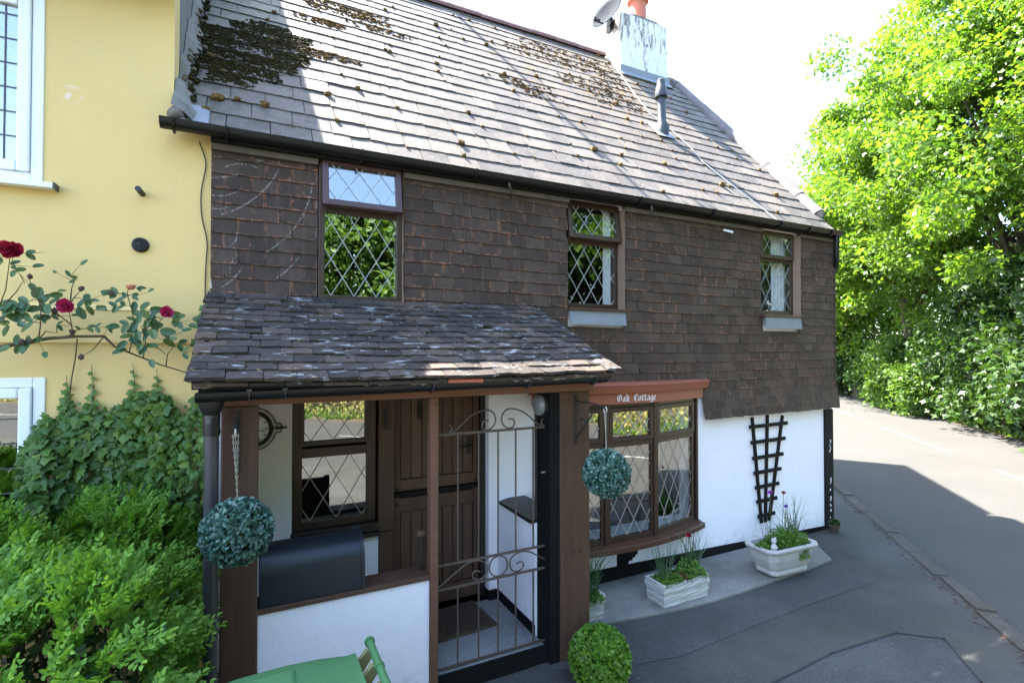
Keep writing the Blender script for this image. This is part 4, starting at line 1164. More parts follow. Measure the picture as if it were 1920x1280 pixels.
for c in range(13):
    s0_ = c*PG; x = -.31 - (.09 if c % 2 else 0) + rng.uniform(-.015,.015) + c*.002
    xr = 2.475 - c*.006
    while x < xr - .02:
        wd = .176 + rng.uniform(-.01,.012); l, h_ = max(x, -.312 + rng.uniform(-.008,.008)), min(x+wd, xr + rng.uniform(-.01,.01))
        if h_ - l > .03:
            sc = min(1.0, (PL - s0_ + .02)/.17)
            Mx = frame_mat(pf((l+h_)/2, s0_ + rng.uniform(-.006,.006), .014 + abs(rng.gauss(0,.004))), X1, PS, PN) @ Matrix.Rotation(rng.gauss(0,.012),4,'Z') @ Matrix.Rotation(-.105 + rng.gauss(0,.022),4,'X') @ Matrix.Rotation(rng.gauss(0,.012),4,'Y') @ Matrix.Diagonal(((h_-l-.004)/.174, sc, 1, 1))
            link_piece('tile', pt_meshes[rng.randrange(9)], pr, Mx)
        x += wd
# undercloak course and mortar under the front edge
x = -.29
while x < 2.42:
    wd = rng.uniform(.17,.27); s = MB()
    a, b = x+.003, min(x+wd-.003, 2.44)
    s.hexa([pf(a,.012,-.024),pf(b,.012+rng.uniform(-.006,.006),-.024),pf(b,.10,-.024),pf(a,.10,-.024),pf(a,.012,-.003),pf(b,.012,-.003+rng.uniform(-.004,.002)),pf(b,.10,-.003),pf(a,.10,-.003)])
    s.build('undercloak_tile', M['terracotta'] if rng.random() < .2 else M['porchtile'], pr); x += wd
m = MB()
for k in range(46): m.blob(pf(rng.uniform(-.28,2.4), rng.uniform(.02,.05), -.032), rng.uniform(.008,.022), 0, .4, (2.2,1,.7))
m.build('bedding_mortar', M['mortar'], pr)['kind'] = 'stuff'
m = MB(); rr2 = random.Random(3)
for k in range(150):
    c = rr2.randrange(0, 13); x = rr2.uniform(-.3, 2.3)
    m.blob(pf(x, c*PG + rr2.uniform(.0,.09), .03), rr2.uniform(.004,.010), 0, .4, (1.6,1,.6), rr2)
m.build('moss_speck', M['moss'], pr)['kind'] = 'stuff'
tw = MB()
for k in range(16):
    x, s_ = rr2.uniform(-.2, 1.6), rr2.uniform(.5, 1.15); a = rr2.uniform(0, 6.3); L = rr2.uniform(.04,.10)
    tw.tube([pf(x,s_,.04), pf(x+L*math.cos(a), s_+L*.4*math.sin(a), .045)], .0018, 4)
tw.build('twig_litter', M['stem'], pr)['kind'] = 'stuff'
# porch gutter and downpipe
pg = gutter(cot, -.275, 2.40, 3.205, 2.168, .052, .012, 'porch_gutter')
for x in (-.02, .16, 1.02, 1.72, 2.28):
    s = MB(); n = 8; z = 2.168 + .012*(x+.275)
    P = [(3.205 + .057*math.cos(math.pi + math.pi*k/n), z + .004 + .057*math.sin(math.pi + math.pi*k/n)) for k in range(n+1)]
    for k in range(n): s.beam((x, *P[k]), (x, *P[k+1]), .026, .006, (1,0,0))
    s.box(x-.013, x+.013, 3.14, 3.16, z+.0, z+.012)
    s.build('gutter_bracket', M['pipe'], pg)
s = MB(); s.lathe([(.040,2.045),(.048,2.06),(.066,2.115),(.066,2.125),(.038,2.125)], (-.205, 3.255, 0), 16); s.build('gutter_outlet', M['gutter'], cot, auto=50)
s = MB(); s.tube([(-.205,3.255,2.09),(-.203,3.26,1.9),(-.200,3.27,0.0)], .036, 16); s.build('downpipe', M['pipe'], cot, auto=60)
s = MB(); s.tube([(-.202,3.262,1.93),(-.202,3.262,2.05)], .041, 16); s.build('pipe_socket', M['gutter'], cot, auto=60)

# ------------------------------------------------------------------ neighbouring house
nb = thing('neighbouring_house', 'yellow painted house joined to the left end of the cottage', 'house', (-1.5, 4.4, 0))
holed = [(-2.35,-1.228,3.47,4.72), (-2.35,-1.20,.90,2.22)]
holed_wall((-7.0,-.52), (0, 5.15), holed, 4.335, 4.60, 'wall', M['yellow'], nb)
m = MB(); m.box(-.52, -.287, 4.335, 4.58, 0, 3.97); m.build('wall', M['yellow'], nb)
m = MB(); m.prism([(4.602,2.5),(12.2,2.5),(12.2,5.05),(8.3,9.0),(4.602,5.2)], 'x', -.80, -.521); m.build('gable_wall', M['mortar'], nb)
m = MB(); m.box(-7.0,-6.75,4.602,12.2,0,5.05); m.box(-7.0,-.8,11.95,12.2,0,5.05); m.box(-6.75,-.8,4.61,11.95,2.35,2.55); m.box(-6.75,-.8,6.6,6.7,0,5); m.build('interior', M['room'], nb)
m = MB(); m.box(-7.0,-.525,4.312,4.334,2.445,2.665); m.prism([(4.334,2.665),(4.305,2.665),(4.312,2.68),(4.334,2.70)],'x',-7.0,-.5255); m.box(-.525,-.29,4.314,4.335,2.445,2.665); m.build('string_course', M['yellow'], nb)
m = MB()
m.hexa([(-7.2,3.98,4.93),(-.43,3.98,4.93),(-.43,8.3,9.08),(-7.2,8.3,9.08),(-7.2,3.95,5.05),(-.43,3.95,5.05),(-.43,8.3,9.22),(-7.2,8.3,9.22)])
m.hexa([(-7.2,8.301,9.08),(-.45,8.301,9.08),(-.45,12.6,4.9),(-7.2,12.6,4.9),(-7.2,8.301,9.22),(-.45,8.301,9.22),(-.45,12.65,5.0),(-7.2,12.65,5.0)])
m.build('roof', M['slate'], nb)
gutter(nb, -7.2, -.43, 3.92, 5.06, .06)
m = MB(); m.box(-.80,-.74,4.18,4.334,4.885,4.93); m.build('eave_bracket', M['gutter'], nb)
def upvc(o, w, h, cols, rows_z, name_label, lead_x):
    T = Tf(o); f = MB(T); ring(f, 0, w, 0, h, .062, 0, .07); f = f.build('window', M['upvc'], nb, bevel=.006); f['label'] = name_label
    s = MB(T); xm = w*.5
    ring(s, .064, w-.064, .064, h-.064, .066, -.016, .045); s.build('sash', M['upvc'], nb, bevel=.01)
    g = MB(T); g.box(.131, w-.131, .012, .018, .131, h-.131); g.build('pane', M['glass'], f)
    l = MB(T)
    for x in lead_x: l.box(x-.004, x+.004, .008, .0115, .131, h-.131)
    for z in rows_z: l.box(.131, w-.131, .0085, .0117, z-.004, z+.004)
    l.build('leading', M['leading_dark'], f)
    return f
upvc((-2.35, 4.325, 3.47), 1.122, 1.25, 1, [.131+.155*k for k in range(1,7)], 'upper white window of the yellow house', [1.122-.131-.062-.155*k for k in range(0,6)])
upvc((-2.35, 4.325, .90), 1.15, 1.32, 1, [.131+.155*k for k in range(1,7)], 'lower white window behind the ivy', [1.15-.131-.105-.155*k for k in range(0,6)])
s = MB(); s.box(-2.42,-1.155,4.255,4.335,3.432,3.468); s.build('sill', M['upvc'], nb, bevel=.006)
s = MB(); s.box(-1.158,-1.148,4.25,4.335,3.43,3.47); s.build('sill_end', M['leading_dark'], nb)
# round vent grille and overflow stub
v = MB(); v.lathe([(.001,-.024),(.036,-.024),(.050,-.014),(.052,0),(.001,0)], (-.706, 4.335, 3.122), 24, 'y'); v = v.build('vent_grille', M['iron'], nb, auto=40)
s = MB()
for k in range(-4,5):
    hw = math.sqrt(max(0, .042**2 - (k*.009)**2)); s.box(-.706-hw, -.706+hw, 4.304, 4.3105, 3.122+k*.009-.002, 3.122+k*.009+.002)
s.lathe([(.001,4.300-4.335),(.009,4.300-4.335),(.012,4.31-4.335),(.001,4.31-4.335)], (-.706,4.335,3.122), 12, 'y')
s.build('vent_slat', M['iron'], v)
s = MB(); n = 12
s.tube([(-.693,4.40,3.470),(-.708,4.235,3.488)], .0185, 12); s.build('overflow_pipe', M['iron'], nb, auto=50)
c = MB(); kp = [(3.90,-.37),(3.78,-.315),(3.70,-.318),(3.6,-.343),(3.45,-.352),(3.3,-.335),(3.2,-.303),(3.0,-.315),(2.8,-.318),(2.70,-.312)]
zz = np.linspace(3.90, 2.70, 40); xx_ = np.interp(-zz, [-k[0] for k in kp], [k[1] for k in kp]); xx_ = np.convolve(np.pad(xx_, 2, 'edge'), np.ones(5)/5, 'valid')
c.tube([(float(a), 4.322, float(b)) for a, b in zip(xx_, zz)], .0042, 5); c.build('cable', M['iron'], nb)

# ------------------------------------------------------------------ things around the porch
# gate
gate = thing('gate', 'wrought iron scroll gate across the porch opening', 'gate', (1.6, 3.50, .13))
GY = 3.50; gx0, gx1 = 1.150, 2.070
def gp(x, z): return (x, GY, z)
for z, r in ((1.796,.009),(.876,.009),(.706,.009),(.150,.009)):
    s = MB(); s.box(gx0, gx1, GY-.004, GY+.004, z-.009, z+.009); s.build('rail', M['gateiron'], gate)
for x in (gx0, gx1):
    s = MB(); s.box(x-.009, x+.009, GY-.006, GY+.006, .14, 1.805); s.build('stile', M['gateiron'], gate)
for x in (1.318, 1.480, 1.637, 1.784, 1.935):
    for z0, z1 in ((.158,.697),(.885,1.787)):
        s = MB(); s.tube([gp(x,z0), gp(x,z1)], .0068, 6); s.build('bar', M['gateiron'], gate)
def arc(cx, cz, r0, a0, a1, n=22, r1=None):
    r1 = r0 if r1 is None else r1
    return [(cx + (r0+(r1-r0)*k/n)*math.cos(R(a0+(a1-a0)*k/n)), cz + (r0+(r1-r0)*k/n)*math.sin(R(a0+(a1-a0)*k/n))) for k in range(n+1)]
def bez(p0, p1, p2, p3, n=16):
    return [tuple((1-t)**3*a + 3*(1-t)**2*t*b + 3*(1-t)*t*t*c + t**3*d for a, b, c, d in zip(p0,p1,p2,p3)) for t in [k/n for k in range(n+1)]]
CX = 1.640
for sg in (-1, 1):
    F = lambda pts: [gp(CX + sg*(x), z) for x, z in pts]
    # top scroll: outer curl, long sweep, big hook beside the centre
    z0 = 1.805
    crv = arc(.385, z0+.045, .014, 150, -90, 14, .040)[0:] 
    crv = arc(.395, z0+.042, .012, -250, -90+0, 12, .040)
    crv += bez((.395, z0+.002), (.30, z0+.0), (.27, z0+.125), (.125, z0+.145))[1:]
    crv += arc(.098, z0+.072, .078, 70, 270, 22, .070)[1:]
    crv += arc(.098, z0+.042, .040, -90, 120, 14, .030)[1:]
    s = MB(); s.tube(F(crv), .006, 6); s.build('scroll', M['gateiron'], gate)
    z0 = .715
    crv = [(.475, z0+.005), (.30, z0+.115)] + bez((.30, z0+.115), (.24, z0+.16), (.13, z0+.165), (.098, z0+.10))[1:]
    crv += bez((.098, z0+.10), (.08, z0+.03), (.13, z0-.005), (.18, z0+.01))[1:] + bez((.18,z0+.01),(.225,z0+.03),(.22,z0+.075),(.175,z0+.075))[1:] + [(.15, z0+.062)]
    s = MB(); s.tube(F(crv), .006, 6); s.build('scroll', M['gateiron'], gate)
s = MB(); s.tube([gp(x,z) for x, z in arc(CX, .791, .075, 0, 360, 28)], .006, 6); s.build('ring', M['gateiron'], gate)
s = MB(); s.tube([(2.0,GY-.012,1.447),(2.13,GY-.012,1.452)], .007, 8); s.build('latch_bolt', M['chain'], gate)
s = MB(); s.lathe([(.001,-.03),(.014,-.028),(.018,-.016),(.012,-.004),(.016,.006),(.001,.008)], (2.085, GY-.014, 1.450), 12, 'y'); s.build('latch_knob', M['chain'], gate, auto=50)
for z in (.35, 1.62):
    s = MB(); s.tube([(1.140,GY,z-.04),(1.140,GY,z+.04)], .011, 8); s.build('hinge', M['gateiron'], gate)
# barrel-topped box on the porch wall
bx = thing('storage_box', 'dark blue-grey plastic box with rounded lid on the low porch wall', 'box', (.33, 3.5, .866))
pf_ = [(3.412,.868),(3.412,1.045)] + [(3.412+.165*(1-math.cos(R(a))), 1.045+.150*math.sin(R(a))) for a in range(10, 91, 10)] + [(3.600,1.195),(3.600,.868)]
s = MB(); s.prism(pf_, 'x', .038, .640); s.build('body', M['box'], bx, auto=35, bevel=.004)
pe = [(3.405,.869),(3.405,1.045)] + [(3.405+.172*(1-math.cos(R(a))), 1.045+.158*math.sin(R(a))) for a in range(10, 91, 10)] + [(3.602,1.203),(3.602,.869)]
s = MB(); s.prism(pe, 'x', .628, .650); s.build('end_rim', M['box'], bx, auto=35)
s = MB(); s.box(.60,.645,3.585,3.604,1.203,1.215); s.build('lid_hinge', M['box'], bx)
# doormat
dm = thing('doormat', 'brown coir doormat on the porch floor in front of the door', 'doormat', (1.45, 4.1, .13))
Tm = Matrix.Rotation(R(4), 4, 'Z')
def dmp(x, y, z): 
    v = Tm @ Vector((x, y, 0)); return (1.44+v.x, 4.09+v.y, .131+z)
s = MB(); s.hexa([dmp(-.36,-.235,0),dmp(.36,-.235,0),dmp(.36,.235,0),dmp(-.36,.235,0),dmp(-.36,-.235,.016),dmp(.36,-.235,.016),dmp(.36,.235,.016),dmp(-.36,.235,.016)]); s.build('backing', M['mat'], dm, bevel=.004)
s = MB()
for i in range(27):
    for j in range(17):
        x, y = -.325+.025*i + (.0125 if j % 2 else 0), -.205+.0256*j
        if x < .33: s.hexa([dmp(x-.009,y-.005,.016),dmp(x+.009,y-.005,.016),dmp(x+.009,y+.005,.016),dmp(x-.009,y+.005,.016),dmp(x-.007,y-.003,.026),dmp(x+.007,y-.003,.026),dmp(x+.007,y+.003,.026),dmp(x-.007,y+.003,.026)])
s.build('pile', M['bud'], dm)['kind'] = 'stuff'
# porch lamp on the black jamb
lp = thing('porch_lamp', 'glass bulkhead lamp on the black inner face of the right post', 'lamp', (2.09, 3.54, 1.93))
s = MB(); s.lathe([(.001,0),(.092,0),(.092,.018),(.001,.018)], (2.016, 3.53, 1.965), 24, 'x'); s.build('base', M['iron'], lp, auto=40)
s = MB(); s.lathe([(.001,-.050),(.04,-.047),(.068,-.034),(.082,-.016),(.086,-.002),(.001,-.002)], (2.016, 3.53, 1.965), 24, 'x'); s.build('glass_cover', M['lampglass'], lp, smooth=True)
# wall clock
ck = thing('wall_clock', 'round clock in a scrolled iron frame on the white porch wall', 'clock', (.0, 4.31, 1.805))
cc = (.0, 4.322, 1.805)
s = MB(); s.lathe([(.001,-.012),(.112,-.012),(.112,0),(.001,0)], cc, 32, 'y'); s.build('face', M['clockface'], ck)
s = MB(); a = [(cc[0]+.122*math.cos(R(t)), cc[1]-.016, cc[2]+.122*math.sin(R(t))) for t in range(0, 361, 10)]; s.tube(a, .015, 8); s.build('rim', M['iron'], ck, smooth=True)
s = MB()
for t in range(12):
    a = R(t*30); d = Vector((math.cos(a), 0, math.sin(a))); p = Vector(cc)+Vector((0,-.0125,0)); s.beam(p+d*.082, p+d*.102, .006, .002, (0,1,0))
s.build('hour_mark', M['iron'], ck)
s = MB(); p = Vector(cc)+Vector((0,-.015,0)); s.beam(p, p+Vector((.02,0,.058)), .006, .002, (0,1,0)); s.beam(p, p+Vector((.078,0,-.022)), .004, .002, (0,1,0)); s.build('hand', M['iron'], ck)
s = MB(); yy = cc[1]-.012
for sx in (-1, 1):
    for sz in (-1, 1):
        P = arc(0, 0, .158, 4, 86, 20)
        pts = [(.178 + .016*math.cos(R(q)), .018 + .016*math.sin(R(q))) for q in range(-180, 140, 40)] + P[2:-2] + [(.018 + .014*math.cos(R(q)), .175 + .014*math.sin(R(q))) for q in range(60, 340, 40)]
        s.tube([(cc[0]+sx*x, yy, cc[2]+sz*z) for x, z in pts], .0045, 5)
    s.tube([(cc[0]+sx*.135, yy, cc[2]), (cc[0]+sx*.20, yy, cc[2]), (cc[0]+sx*.235, yy, cc[2])], [.005,.008,.004], 6)
s.build('scrollwork', M['iron'], ck)

# hanging brackets, chains and topiary balls
def bracket(x, y0, z0, z1, reach, label):
    b = thing('hanging_bracket', label, 'bracket', (x, y0, (z0+z1)/2), 'iron brackets on the porch posts')
    s = MB(); s.box(x-.016, x+.016, y0-.006, y0-.0005, z0, z1); s.build('back_plate', M['iron'], b)
    s = MB(); zt = z1 - .06
    s.tube([(x,y0-.008,zt),(x,y0-reach*.5,zt+.005),(x,y0-reach,zt-.01)], .006, 6)
    s.build('arm', M['iron'], b)
    s = MB(); s.tube([(x,y0-.010,z0+.05),(x,y0-.10,z0+.13),(x,y0-reach*.62,zt-.055),(x,y0-reach*.82,zt-.02),(x,y0-reach,zt-.01)], .006, 6)
    s.tube([(x, y0-.10-.035*math.cos(R(a)), z0+.175+.035*math.sin(R(a))) for a in range(0, 300, 25)], .0055, 5)
    s.tube([(x,y0-.02,zt-.01),(x,y0-.075,zt-.075),(x,y0-.13,zt-.16)], .005, 5)
    s.build('scroll', M['iron'], b)
    s = MB(); s.tube([(x, y0-reach+.018*math.cos(R(a)), zt-.03+.022*math.sin(R(a))) for a in range(90, 400, 25)], .005, 5); s.build('hook', M['chain'], b)
    for z in (z0+.03, z1-.03):
        q = MB(); q.lathe([(.001,-.016),(.011,-.014),(.014,-.006),(.001,-.006)], (x, y0, z), 10, 'y'); q.build('screw', M['iron'], b)
    return b
bracket(2.262, PY, 1.665, 2.055, .38, 'iron bracket on the right porch post, seen side on')
bracket(-.082, PY, 1.680, 2.050, .33, 'iron bracket on the left porch post, seen end on')

LEAF4 = (np.array([(0,0,0),(-.36,.5,.09),(0,1,.0),(.36,.5,.09)]), np.array([(0,2,1),(0,3,2)]))
LEAF_R = (np.array([(0,0,0),(-.34,.25,.05),(-.40,.6,.07),(0,1,-.02),(.40,.6,.07),(.34,.25,.05),(0,.5,0)]), np.array([(0,6,1),(1,6,2),(2,6,3),(3,6,4),(4,6,5),(5,6,0)]))
LOBE = (np.array([(0,0,0),(-.56,.42,-.05),(-.20,.52,.05),(0,1.0,-.05),(.20,.52,.05),(.56,.42,-.05)]), np.array([(0,2,1),(0,3,2),(0,4,3),(0,5,4)]))
MAPLE = (np.array([(0,0,0),(-.42,.12,.02),(-.55,.52,-.06),(-.22,.55,.04),(0,1.05,-.05),(.22,.55,.04),(.55,.52,-.06),(.42,.12,.02),(0,.42,.06)]), np.array([(0,8,1),(1,8,2),(2,8,3),(3,8,4),(4,8,5),(5,8,6),(6,8,7),(7,8,0)]))
def unit(a): return a/np.maximum(np.linalg.norm(a, axis=1, keepdims=True), 1e-9)
def leaves(P, D, Nn, size, tpl):
    """leaf faces at P, growing along D, facing Nn"""
    tv, tf = tpl; n = len(P)
    D = unit(D); X = unit(np.cross(D, Nn)); Z = np.cross(X, D)
    V = (P[:,None,:] + size[:,None,None]*(tv[None,:,0:1]*X[:,None,:] + tv[None,:,1:2]*D[:,None,:] + tv[None,:,2:3]*Z[:,None,:])).reshape(-1,3)
    F = (tf[None] + (np.arange(n)*len(tv))[:,None,None]).reshape(-1,3)
    return V, F
def cat(parts):
    Vs, Fs, b = [], [], 0
    for V, F in parts: Vs.append(V); Fs.append(F+b); b += len(V)
    return np.concatenate(Vs), np.concatenate(Fs)
def ball_leaves(c, r, n, size, seed, tpl=LEAF4, squash=1.0, rough=.06):
    q = np.random.default_rng(seed); U = unit(q.normal(size=(n,3)))
    P = np.array(c) + U*(r*(1 - np.abs(q.normal(0, rough, (n,1)))))*np.array([1,1,squash])
    T = unit(q.normal(size=(n,3))); D = unit(U*.6 + T*.8); Nn = unit(U + q.normal(0,.4,(n,3)))
    return leaves(P, D, Nn, size*(q.uniform(.7,1.25,n)), tpl)
def topiary(c, r, hook, label, seed):
    t = thing('topiary_ball', label, 'topiary ball', (c[0], c[1], c[2]-r), 'hanging topiary balls')
    s = MB(); s.blob(c, r*.86, 3, .02); s.build('core', M['l_dark'], t)
    V, F = ball_leaves(c, r*1.03, 3400, .024, seed, LEAF_R, 1.0, .035); arrays_obj('foliage', V, F, M['l_ball'], t)
    s = MB(); top = Vector((c[0], c[1], c[2]+r*.95)); hk = Vector(hook); n = max(6, int((hk-top).length/.017))
    for st in (-1, 0, 1):
        for k in range(n):
            a, b = k/n, (k+1.25)/n; sp = lambda u: Vector((st*.016*max(0, u-.25), .006*st*u, 0))
            p, q2 = top.lerp(hk, a) + sp(a), top.lerp(hk, min(b,1)) + sp(min(b,1)); m_ = (p+q2)/2; o = Vector((.0045,0,0)) if k % 2 else Vector((0,.0045,0))
            s.tube([p, m_+o, q2], .0017, 4, False); s.tube([p, m_-o, q2], .0017, 4, False)
    s.build('chain', M['chain'], t)
    return t
topiary((-.070, 3.06, 1.452), .157, (-.082, 3.07, 1.955), 'artificial topiary ball hanging from the left porch post', 1)
topiary((2.270, 3.02, 1.512), .154, (2.262, 3.02, 1.955), 'artificial topiary ball hanging in front of the bay window', 2)

# trellis on the white wall
tr = thing('trellis', 'black fan trellis on the white wall right of the bay window', 'trellis', (5.7, 4.3, .29))
tops, bots = [(5.43,1.576),(5.707,1.592),(5.991,1.568)], [(5.585,.275),(5.655,.275),(5.725,.285)]
for (xt, zt), (xb, zb) in zip(tops, bots):
    s = MB(); s.beam((xb,4.317,zb),(xt,4.317,zt), .042, .02, (0,1,0)); s.build('upright', M['blackwood'], tr, bevel=.002)
for k, z in enumerate((1.468,1.278,1.086,.905,.728,.552,.372)):
    f = (z-.29)/1.29; xl = 5.555 - .165*f - .045 - .0*k; xr = 5.745 + .235*f + .10
    s = MB(); s.beam((xl,4.296,z-.004),(xr-.06*(1-f),4.296,z+.004), .020, .042, (0,0,1)); s.build('slat', M['blackwood'], tr, bevel=.002)

# stone troughs and their plants
def blades(pts, lens, seed, lean=.35, w=.0035):
    q = random.Random(seed); m = MB()
    for (x, y, z), L in zip(pts, lens):
        a = q.uniform(0, 6.28); k = abs(q.gauss(0, lean)); d = Vector((math.cos(a)*k, math.sin(a)*k*.8, 1)).normalized()
        p0 = Vector((x,y,z)); p1 = p0 + d*L*.55; p2 = p0 + d*L*.95 + Vector((math.cos(a)*k*L*.35, math.sin(a)*k*L*.3, -.1*L*k))
        m.tube([p0, p1, p2], [w, w*.8, w*.25], 4, False)
    return m
def plant_mass(boxr, n, size, seed, tpl=LEAF4, up=.7):
    q = np.random.default_rng(seed); x0,x1,y0,y1,z0,z1 = boxr
    P = np.stack([q.uniform(x0,x1,n), q.uniform(y0,y1,n), z0 + (z1-z0)*q.beta(1.6,1.5,n)], 1)
    cx, cy = (x0+x1)/2, (y0+y1)/2
    h = 1 - .55*(((P[:,0]-cx)/((x1-x0)/2))**2) - .3*(((P[:,1]-cy)/((y1-y0)/2))**2)
    lump = .75 + .25*np.sin(P[:,0]*31)*np.cos(P[:,1]*37)
    P[:,2] = z0 + (P[:,2]-z0)*np.maximum(h,.25)*lump
    D = unit(q.normal(size=(n,3))*np.array([1,1,.5]) + np.array([0,0,up])); Nn = unit(q.normal(0,.5,(n,3)) + np.array([0,-.4,1]))
    return leaves(P, D, Nn, size*q.uniform(.6,1.3,n), tpl)
def trough(x0, x1, y0, y1, z0, z1, label, seed, rough_face=True):
    t = thing('stone_trough', label, 'planter', ((x0+x1)/2, (y0+y1)/2, z0), 'stone planters on the ledge')
    q = random.Random(seed); b = MB(); w = .032
    nz, ins = 6, .018
    rings_ = []
    for k in range(nz*2+1):
        z = z0 + (z1-z0)*k/(nz*2); i_ = ins*(1 - k/(nz*2)) + q.uniform(0, .007)
        nn = 9
        pts = [(x0+i_+(x1-x0-2*i_)*j/nn, y0+i_) for j in range(nn)] + [(x1-i_, y0+i_+(y1-y0-2*i_)*j/4) for j in range(4)] + [(x1-i_-(x1-x0-2*i_)*j/nn, y1-i_) for j in range(nn)] + [(x0+i_, y1-i_-(y1-y0-2*i_)*j/4) for j in range(4)]
        rings_.append([b.add((px_+q.uniform(-.005,.005), py_+q.uniform(-.005,.005), z+(q.uniform(-.005,.005) if 0 < k < nz*2 else 0))) for px_, py_ in pts])
    for a, c_ in zip(rings_, rings_[1:]):
        for j in range(len(a)): b.f.append([a[j], a[(j+1)%len(a)], c_[(j+1)%len(a)], c_[j]])
    b.f.append(rings_[0][::-1])
    inner = [b.add((x0+w+(x1-x0-2*w)*j/9, y0+w, z1)) for j in range(9)] + [b.add((x1-w, y0+w+(y1-y0-2*w)*j/4, z1)) for j in range(4)] + [b.add((x1-w-(x1-x0-2*w)*j/9, y1-w, z1)) for j in range(9)] + [b.add((x0+w, y1-w-(y1-y0-2*w)*j/4, z1)) for j in range(4)]
    low = [b.add(tuple(b.v[i] + Vector((0,0,-.05)))) for i in inner]
    for A_, B_ in ((rings_[-1], inner), (inner, low)):
        for j in range(len(A_)): b.f.append([A_[j], A_[(j+1)%len(A_)], B_[(j+1)%len(A_)], B_[j]])
    b.build('basin', M['trough'], t)
    s = MB(); s.box(x0+w+.001, x1-w-.001, y0+w+.001, y1-w-.001, z0+.03, z1-.035); s.build('soil', M['soil'], t)
    return t
trough(3.365, 3.955, 3.62, 3.89, .032, .232, 'rectangular pale stone trough between the two other planters', 3)
trough(2.30, 2.80, 3.73, 3.96, .032, .242, 'pale stone trough half hidden behind the right porch post', 4)
def flower(parent, stem_pts, r, mat, n=12, seed=0):
    s = MB(); s.tube(stem_pts, .0028, 5); s.build('stem', M['l_plant'], parent)
    q = np.random.default_rng(seed); c = np.array(stem_pts[-1]); U = unit(q.normal(size=(n*3,3))*np.array([1,1,.6]) + np.array([0,-.25,.15]))
    V, F = leaves(np.repeat(c[None], n*3, 0), U, unit(q.normal(size=(n*3,3))+np.array([0,-1,.6])), np.full(n*3, r)*q.uniform(.7,1.1,n*3), LEAF_R)
    return arrays_obj('bloom', V, F, M[mat], parent)
p2 = thing('trough_plants', 'clump of chives and small leafy plants in the middle stone trough', 'plants', (3.66, 3.73, .21))
V, F = cat([plant_mass((3.40,3.63,3.62,3.84,.21,.33), 900, .024, 21), plant_mass((3.66,3.93,3.62,3.84,.21,.40), 1100, .026, 22)]); arrays_obj('leaves', V, F, M['l_plant'], p2)
q = random.Random(4); blades([(q.gauss(3.47,.03), q.gauss(3.74,.03), .21) for _ in range(34)] + [(q.gauss(3.86,.025), q.gauss(3.76,.03), .21) for _ in range(38)], [q.uniform(.18,.42) for _ in range(34)] + [q.uniform(.2,.52) for _ in range(38)], 8).build('blade', M['l_blade'], p2)
V, F = plant_mass((3.60,3.74,3.62,3.76,.21,.30), 160, .03, 23); arrays_obj('faded_leaves', V, F, M['moss_dry'], p2)
flower(p2, [(3.83,3.74,.22),(3.80,3.72,.45),(3.755,3.70,.615)], .030, 'red', 10, 3)
p1 = thing('trough_plants', 'grassy tuft in the stone trough beside the right porch post', 'plants', (2.6, 3.73, .22))
V, F = plant_mass((2.36,2.74,3.66,3.84,.215,.34), 900, .03, 24); arrays_obj('leaves', V, F, M['l_plant'], p1)
blades([(q.gauss(2.62,.04), q.gauss(3.74,.03), .22) for _ in range(60)], [q.uniform(.2,.55) for _ in range(60)], 9, .4, .0045).build('blade', M['l_blade'], p1)
# moulded planter at the right
ur = thing('stone_planter', 'moulded grey stone planter with flared rim at the right end of the ledge', 'planter', (5.08, 3.70, .05), 'stone planters on the ledge')
b = MB(); prof = [(.0,.24,.115),(.0,.26,.135),(.03,.27,.14),(.05,.262,.134),(.09,.285,.150),(.16,.315,.168),(.21,.322,.172),(.235,.318,.170),(.25,.365,.195),(.275,.378,.205),(.290,.372,.200),(.290,.315,.160),(.235,.305,.155)]
ca, sa = math.cos(R(-3)), math.sin(R(-3)); rs = []
for z, a_, c_ in prof:
    k = .34; o = [(-a_,-c_+k*c_),(-a_+k*c_,-c_),(a_-k*c_,-c_),(a_,-c_+k*c_),(a_,c_-k*c_),(a_-k*c_,c_),(-a_+k*c_,c_),(-a_,c_-k*c_)]
    rs.append([b.add((5.08+x*ca-y*sa, 3.69+x*sa+y*ca, .05+z)) for x, y in o])
for a_, c_ in zip(rs, rs[1:]):
    for j in range(8): b.f.append([a_[j], a_[(j+1)%8], c_[(j+1)%8], c_[j]])
b.f.append(rs[0][::-1]); b.build('basin', M['urn'], ur, bevel=.006)
s = MB(); s.box(4.80, 5.36, 3.56, 3.82, .27, .295); s.build('soil', M['soil'], ur)
p3 = thing('planter_plants', 'feathery green plants with tall purple and red flowers in the right planter', 'plants', (5.1, 3.7, .3))
V, F = cat([plant_mass((4.92,5.20,3.57,3.80,.29,.55), 2200, .022, 31), plant_mass((5.10,5.36,3.54,3.80,.29,.53), 2200, .020, 32), plant_mass((5.12,5.26,3.47,3.58,.20,.40), 500, .02, 33, up=-.2), plant_mass((4.72,4.82,3.62,3.74,.30,.44), 120, .035, 34)])
arrays_obj('leaves', V, F, M['l_plant'], p3)
blades([(q.gauss(5.28,.03), q.gauss(3.70,.03), .30) for _ in range(40)] + [(q.gauss(5.0,.08), q.gauss(3.72,.04), .30) for _ in range(10)], [q.uniform(.25,.58) for _ in range(40)] + [q.uniform(.2,.4) for _ in range(10)], 10, .33, .003).build('blade', M['l_blade'], p3)
flower(p3, [(4.93,3.70,.30),(4.90,3.68,.6),(4.875,3.66,.90)], .036, 'purple', 10, 5)
flower(p3, [(5.13,3.70,.30),(5.145,3.69,.55),(5.15,3.68,.71)], .026, 'violet', 10, 6)
flower(p3, [(5.10,3.71,.30),(5.125,3.70,.6),(5.13,3.69,.86)], .026, 'red', 10, 7)
